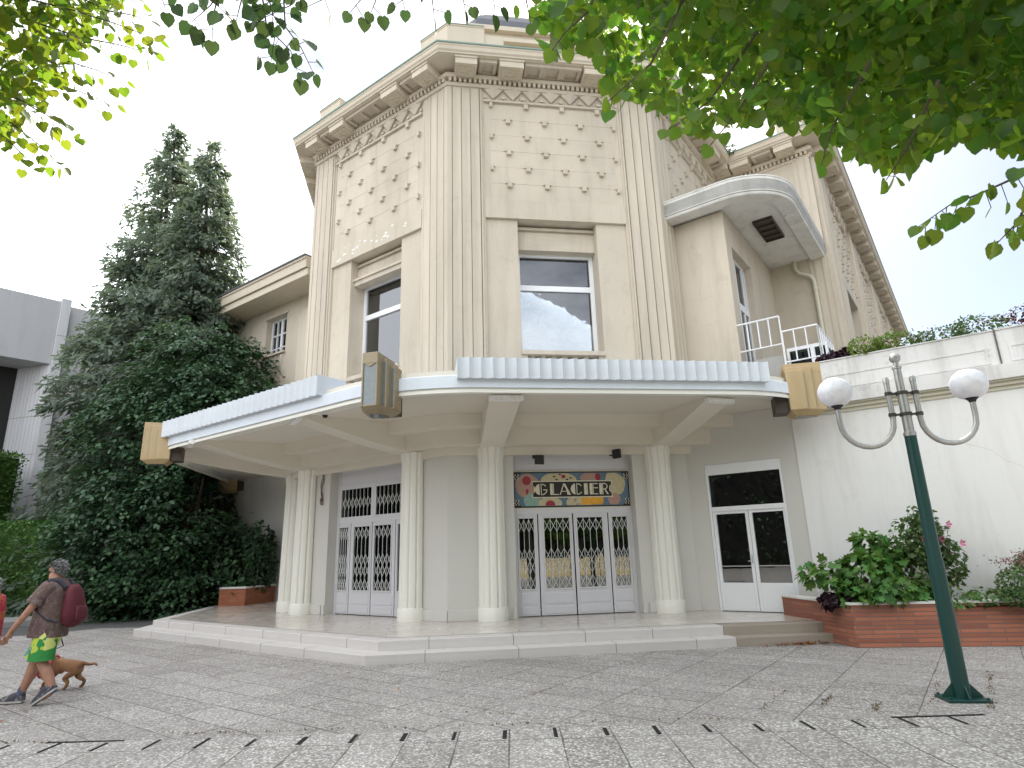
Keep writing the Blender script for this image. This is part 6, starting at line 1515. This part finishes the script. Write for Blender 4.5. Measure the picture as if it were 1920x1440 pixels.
# backpack on the man's back
bp = thing('backpack', 'dark red backpack with black straps on the walking man\'s back', 'backpack', tuple(MM @ Vector((-.2, 0, 1.0))))
mb = MB(); loft(mb, [((-.22, 0, .90), .05, .10), ((-.235, 0, .93), .10, .145), ((-.245, 0, 1.05), .125, .155), ((-.235, 0, 1.2), .105, .15), ((-.215, 0, 1.33), .075, .125), ((-.20, 0, 1.40), .04, .07)], MM, 22); part(mb, 'bag', 'pack_red', bp, smooth=True, ang=80)
mb = MB(); loft(mb, [((-.335, 0, .95), .03, .10), ((-.345, 0, 1.0), .045, .115), ((-.34, 0, 1.1), .04, .11), ((-.31, 0, 1.16), .02, .09)], MM, 18); part(mb, 'pocket', 'pack_red', bp, smooth=True, ang=80)
mb = MB()
for s_ in (1, -1):
    pts = [(-.16, s_ * .09, 1.37), (-.08, s_ * .105, 1.45), (.03, s_ * .11, 1.462), (.115, s_ * .12, 1.40), (.155, s_ * .135, 1.28), (.12, s_ * .19, 1.12), (-.04, s_ * .215, 1.0), (-.17, s_ * .16, .95)]
    mb.tube([MM @ Vector(p) for p in pts], [.026, .028, .028, .027, .024, .014, .012, .012], 8)
part(mb, 'strap', 'pack_dark', bp, smooth=True)
ph = thing('phone', 'small white device held in the walking man\'s right hand', 'phone', tuple(MM @ Vector((.26, -.05, 1.28))))
mb = MB(); c = MM @ Vector((.262, -.055, 1.29)); mb.box(fr((c.x, c.y), (HEAD[0], HEAD[1])), -.03, .03, -.045, .045, c.z - .025, c.z + .03); part(mb, 'case', 'phone_white', ph, bevel=.012)
# dog
DL_ = (-4.93, 10.05, 0)
DM = Matrix.Translation(DL_) @ Matrix.Rotation(math.atan2(HEAD[1], HEAD[0]), 4, 'Z') @ Matrix.Scale(1.12, 4)
dog = thing('dog', 'small ginger dog in a red harness sniffing the paving behind the man', 'dog', DL_)
V = {'hip': (-.20, 0, .275, (.088, .10)), 'loin': (-.07, 0, .28, (.085, .09)), 'chest': (.10, 0, .262, (.095, .112)), 'shoul': (.18, 0, .27, (.07, .08)), 'neck': (.26, 0, .235, .055), 'head': (.335, 0, .175, (.056, .052)), 'muz': (.385, 0, .115, .030), 'nos': (.405, 0, .085, .02), 'tl0': (-.275, 0, .295, .026), 'tl1': (-.34, 0, .275, .022), 'tl2': (-.42, 0, .285, .018), 'tl3': (-.45, 0, .255, .012)}
E_ = [('hip', 'loin'), ('loin', 'chest'), ('chest', 'shoul'), ('shoul', 'neck'), ('neck', 'head'), ('head', 'muz'), ('muz', 'nos'), ('hip', 'tl0'), ('tl0', 'tl1'), ('tl1', 'tl2'), ('tl2', 'tl3')]
for s_, n_, dx in ((1, 'L', .07), (-1, 'R', -.06)):
    V.update({'h1' + n_: (-.21, s_ * .055, .20, .052), 'h2' + n_: (-.15 + dx * .6, s_ * .06, .135, .042), 'h3' + n_: (-.23 + dx, s_ * .06, .085, .024), 'h4' + n_: (-.205 + dx, s_ * .06, .022, .022), 'h5' + n_: (-.17 + dx, s_ * .06, .014, .016)})
    E_ += [('hip', 'h1' + n_), ('h1' + n_, 'h2' + n_), ('h2' + n_, 'h3' + n_), ('h3' + n_, 'h4' + n_), ('h4' + n_, 'h5' + n_)]
    V.update({'f1' + n_: (.15, s_ * .055, .175, .040), 'f2' + n_: (.12 - dx * .4, s_ * .055, .115, .026), 'f3' + n_: (.14 - dx, s_ * .055, .06, .024), 'f4' + n_: (.145 - dx, s_ * .055, .018, .018), 'f5' + n_: (.175 - dx, s_ * .055, .013, .015)})
    E_ += [('shoul', 'f1' + n_), ('f1' + n_, 'f2' + n_), ('f2' + n_, 'f3' + n_), ('f3' + n_, 'f4' + n_), ('f4' + n_, 'f5' + n_)]
skin_obj('body', V, E_, 'dog_fur', dog, 'chest', 2, DM)
mb = MB()
for s_ in (1, -1): loft(mb, [((.31, s_ * .05, .215), .012, .02), ((.315, s_ * .066, .17), .012, .026), ((.33, s_ * .068, .125), .006, .012)], DM, 8)
part(mb, 'ear', 'dog_fur', dog, smooth=True)
mb = MB(); loft(mb, [((.20, 0, .262), .103, .098), ((.135, 0, .266), .108, .106), ((.08, 0, .268), .106, .106)], DM @ Matrix.Identity(4), 20, (False, False)) if False else None
q = MB(); 
for x in (.06, .20): 
    ring = [DM @ Vector((x, .112 * math.cos(a), .265 + .118 * math.sin(a))) for a in [2 * math.pi * i / 18 for i in range(19)]]; q.tube(ring, .014, 6)
q.tube([DM @ Vector((.04, 0, .385)), DM @ Vector((.13, 0, .388)), DM @ Vector((.22, 0, .375))], .018, 6); part(q, 'harness', 'harness', dog, smooth=True)
mb = MB(); pts = [DM @ Vector((.10, 0, .39)), DM @ Vector((.10, .02, .46)), MM @ Vector((.02, -.33, .62)), MM @ Vector((.12, -.27, .95)), MM @ Vector((.235, -.09, 1.22))]
mb.tube(pts, .007, 6); o = mb.build('leash', 'pack_dark', smooth=True); tag(o, 'thin dark leash from the dog harness to the man', 'leash')
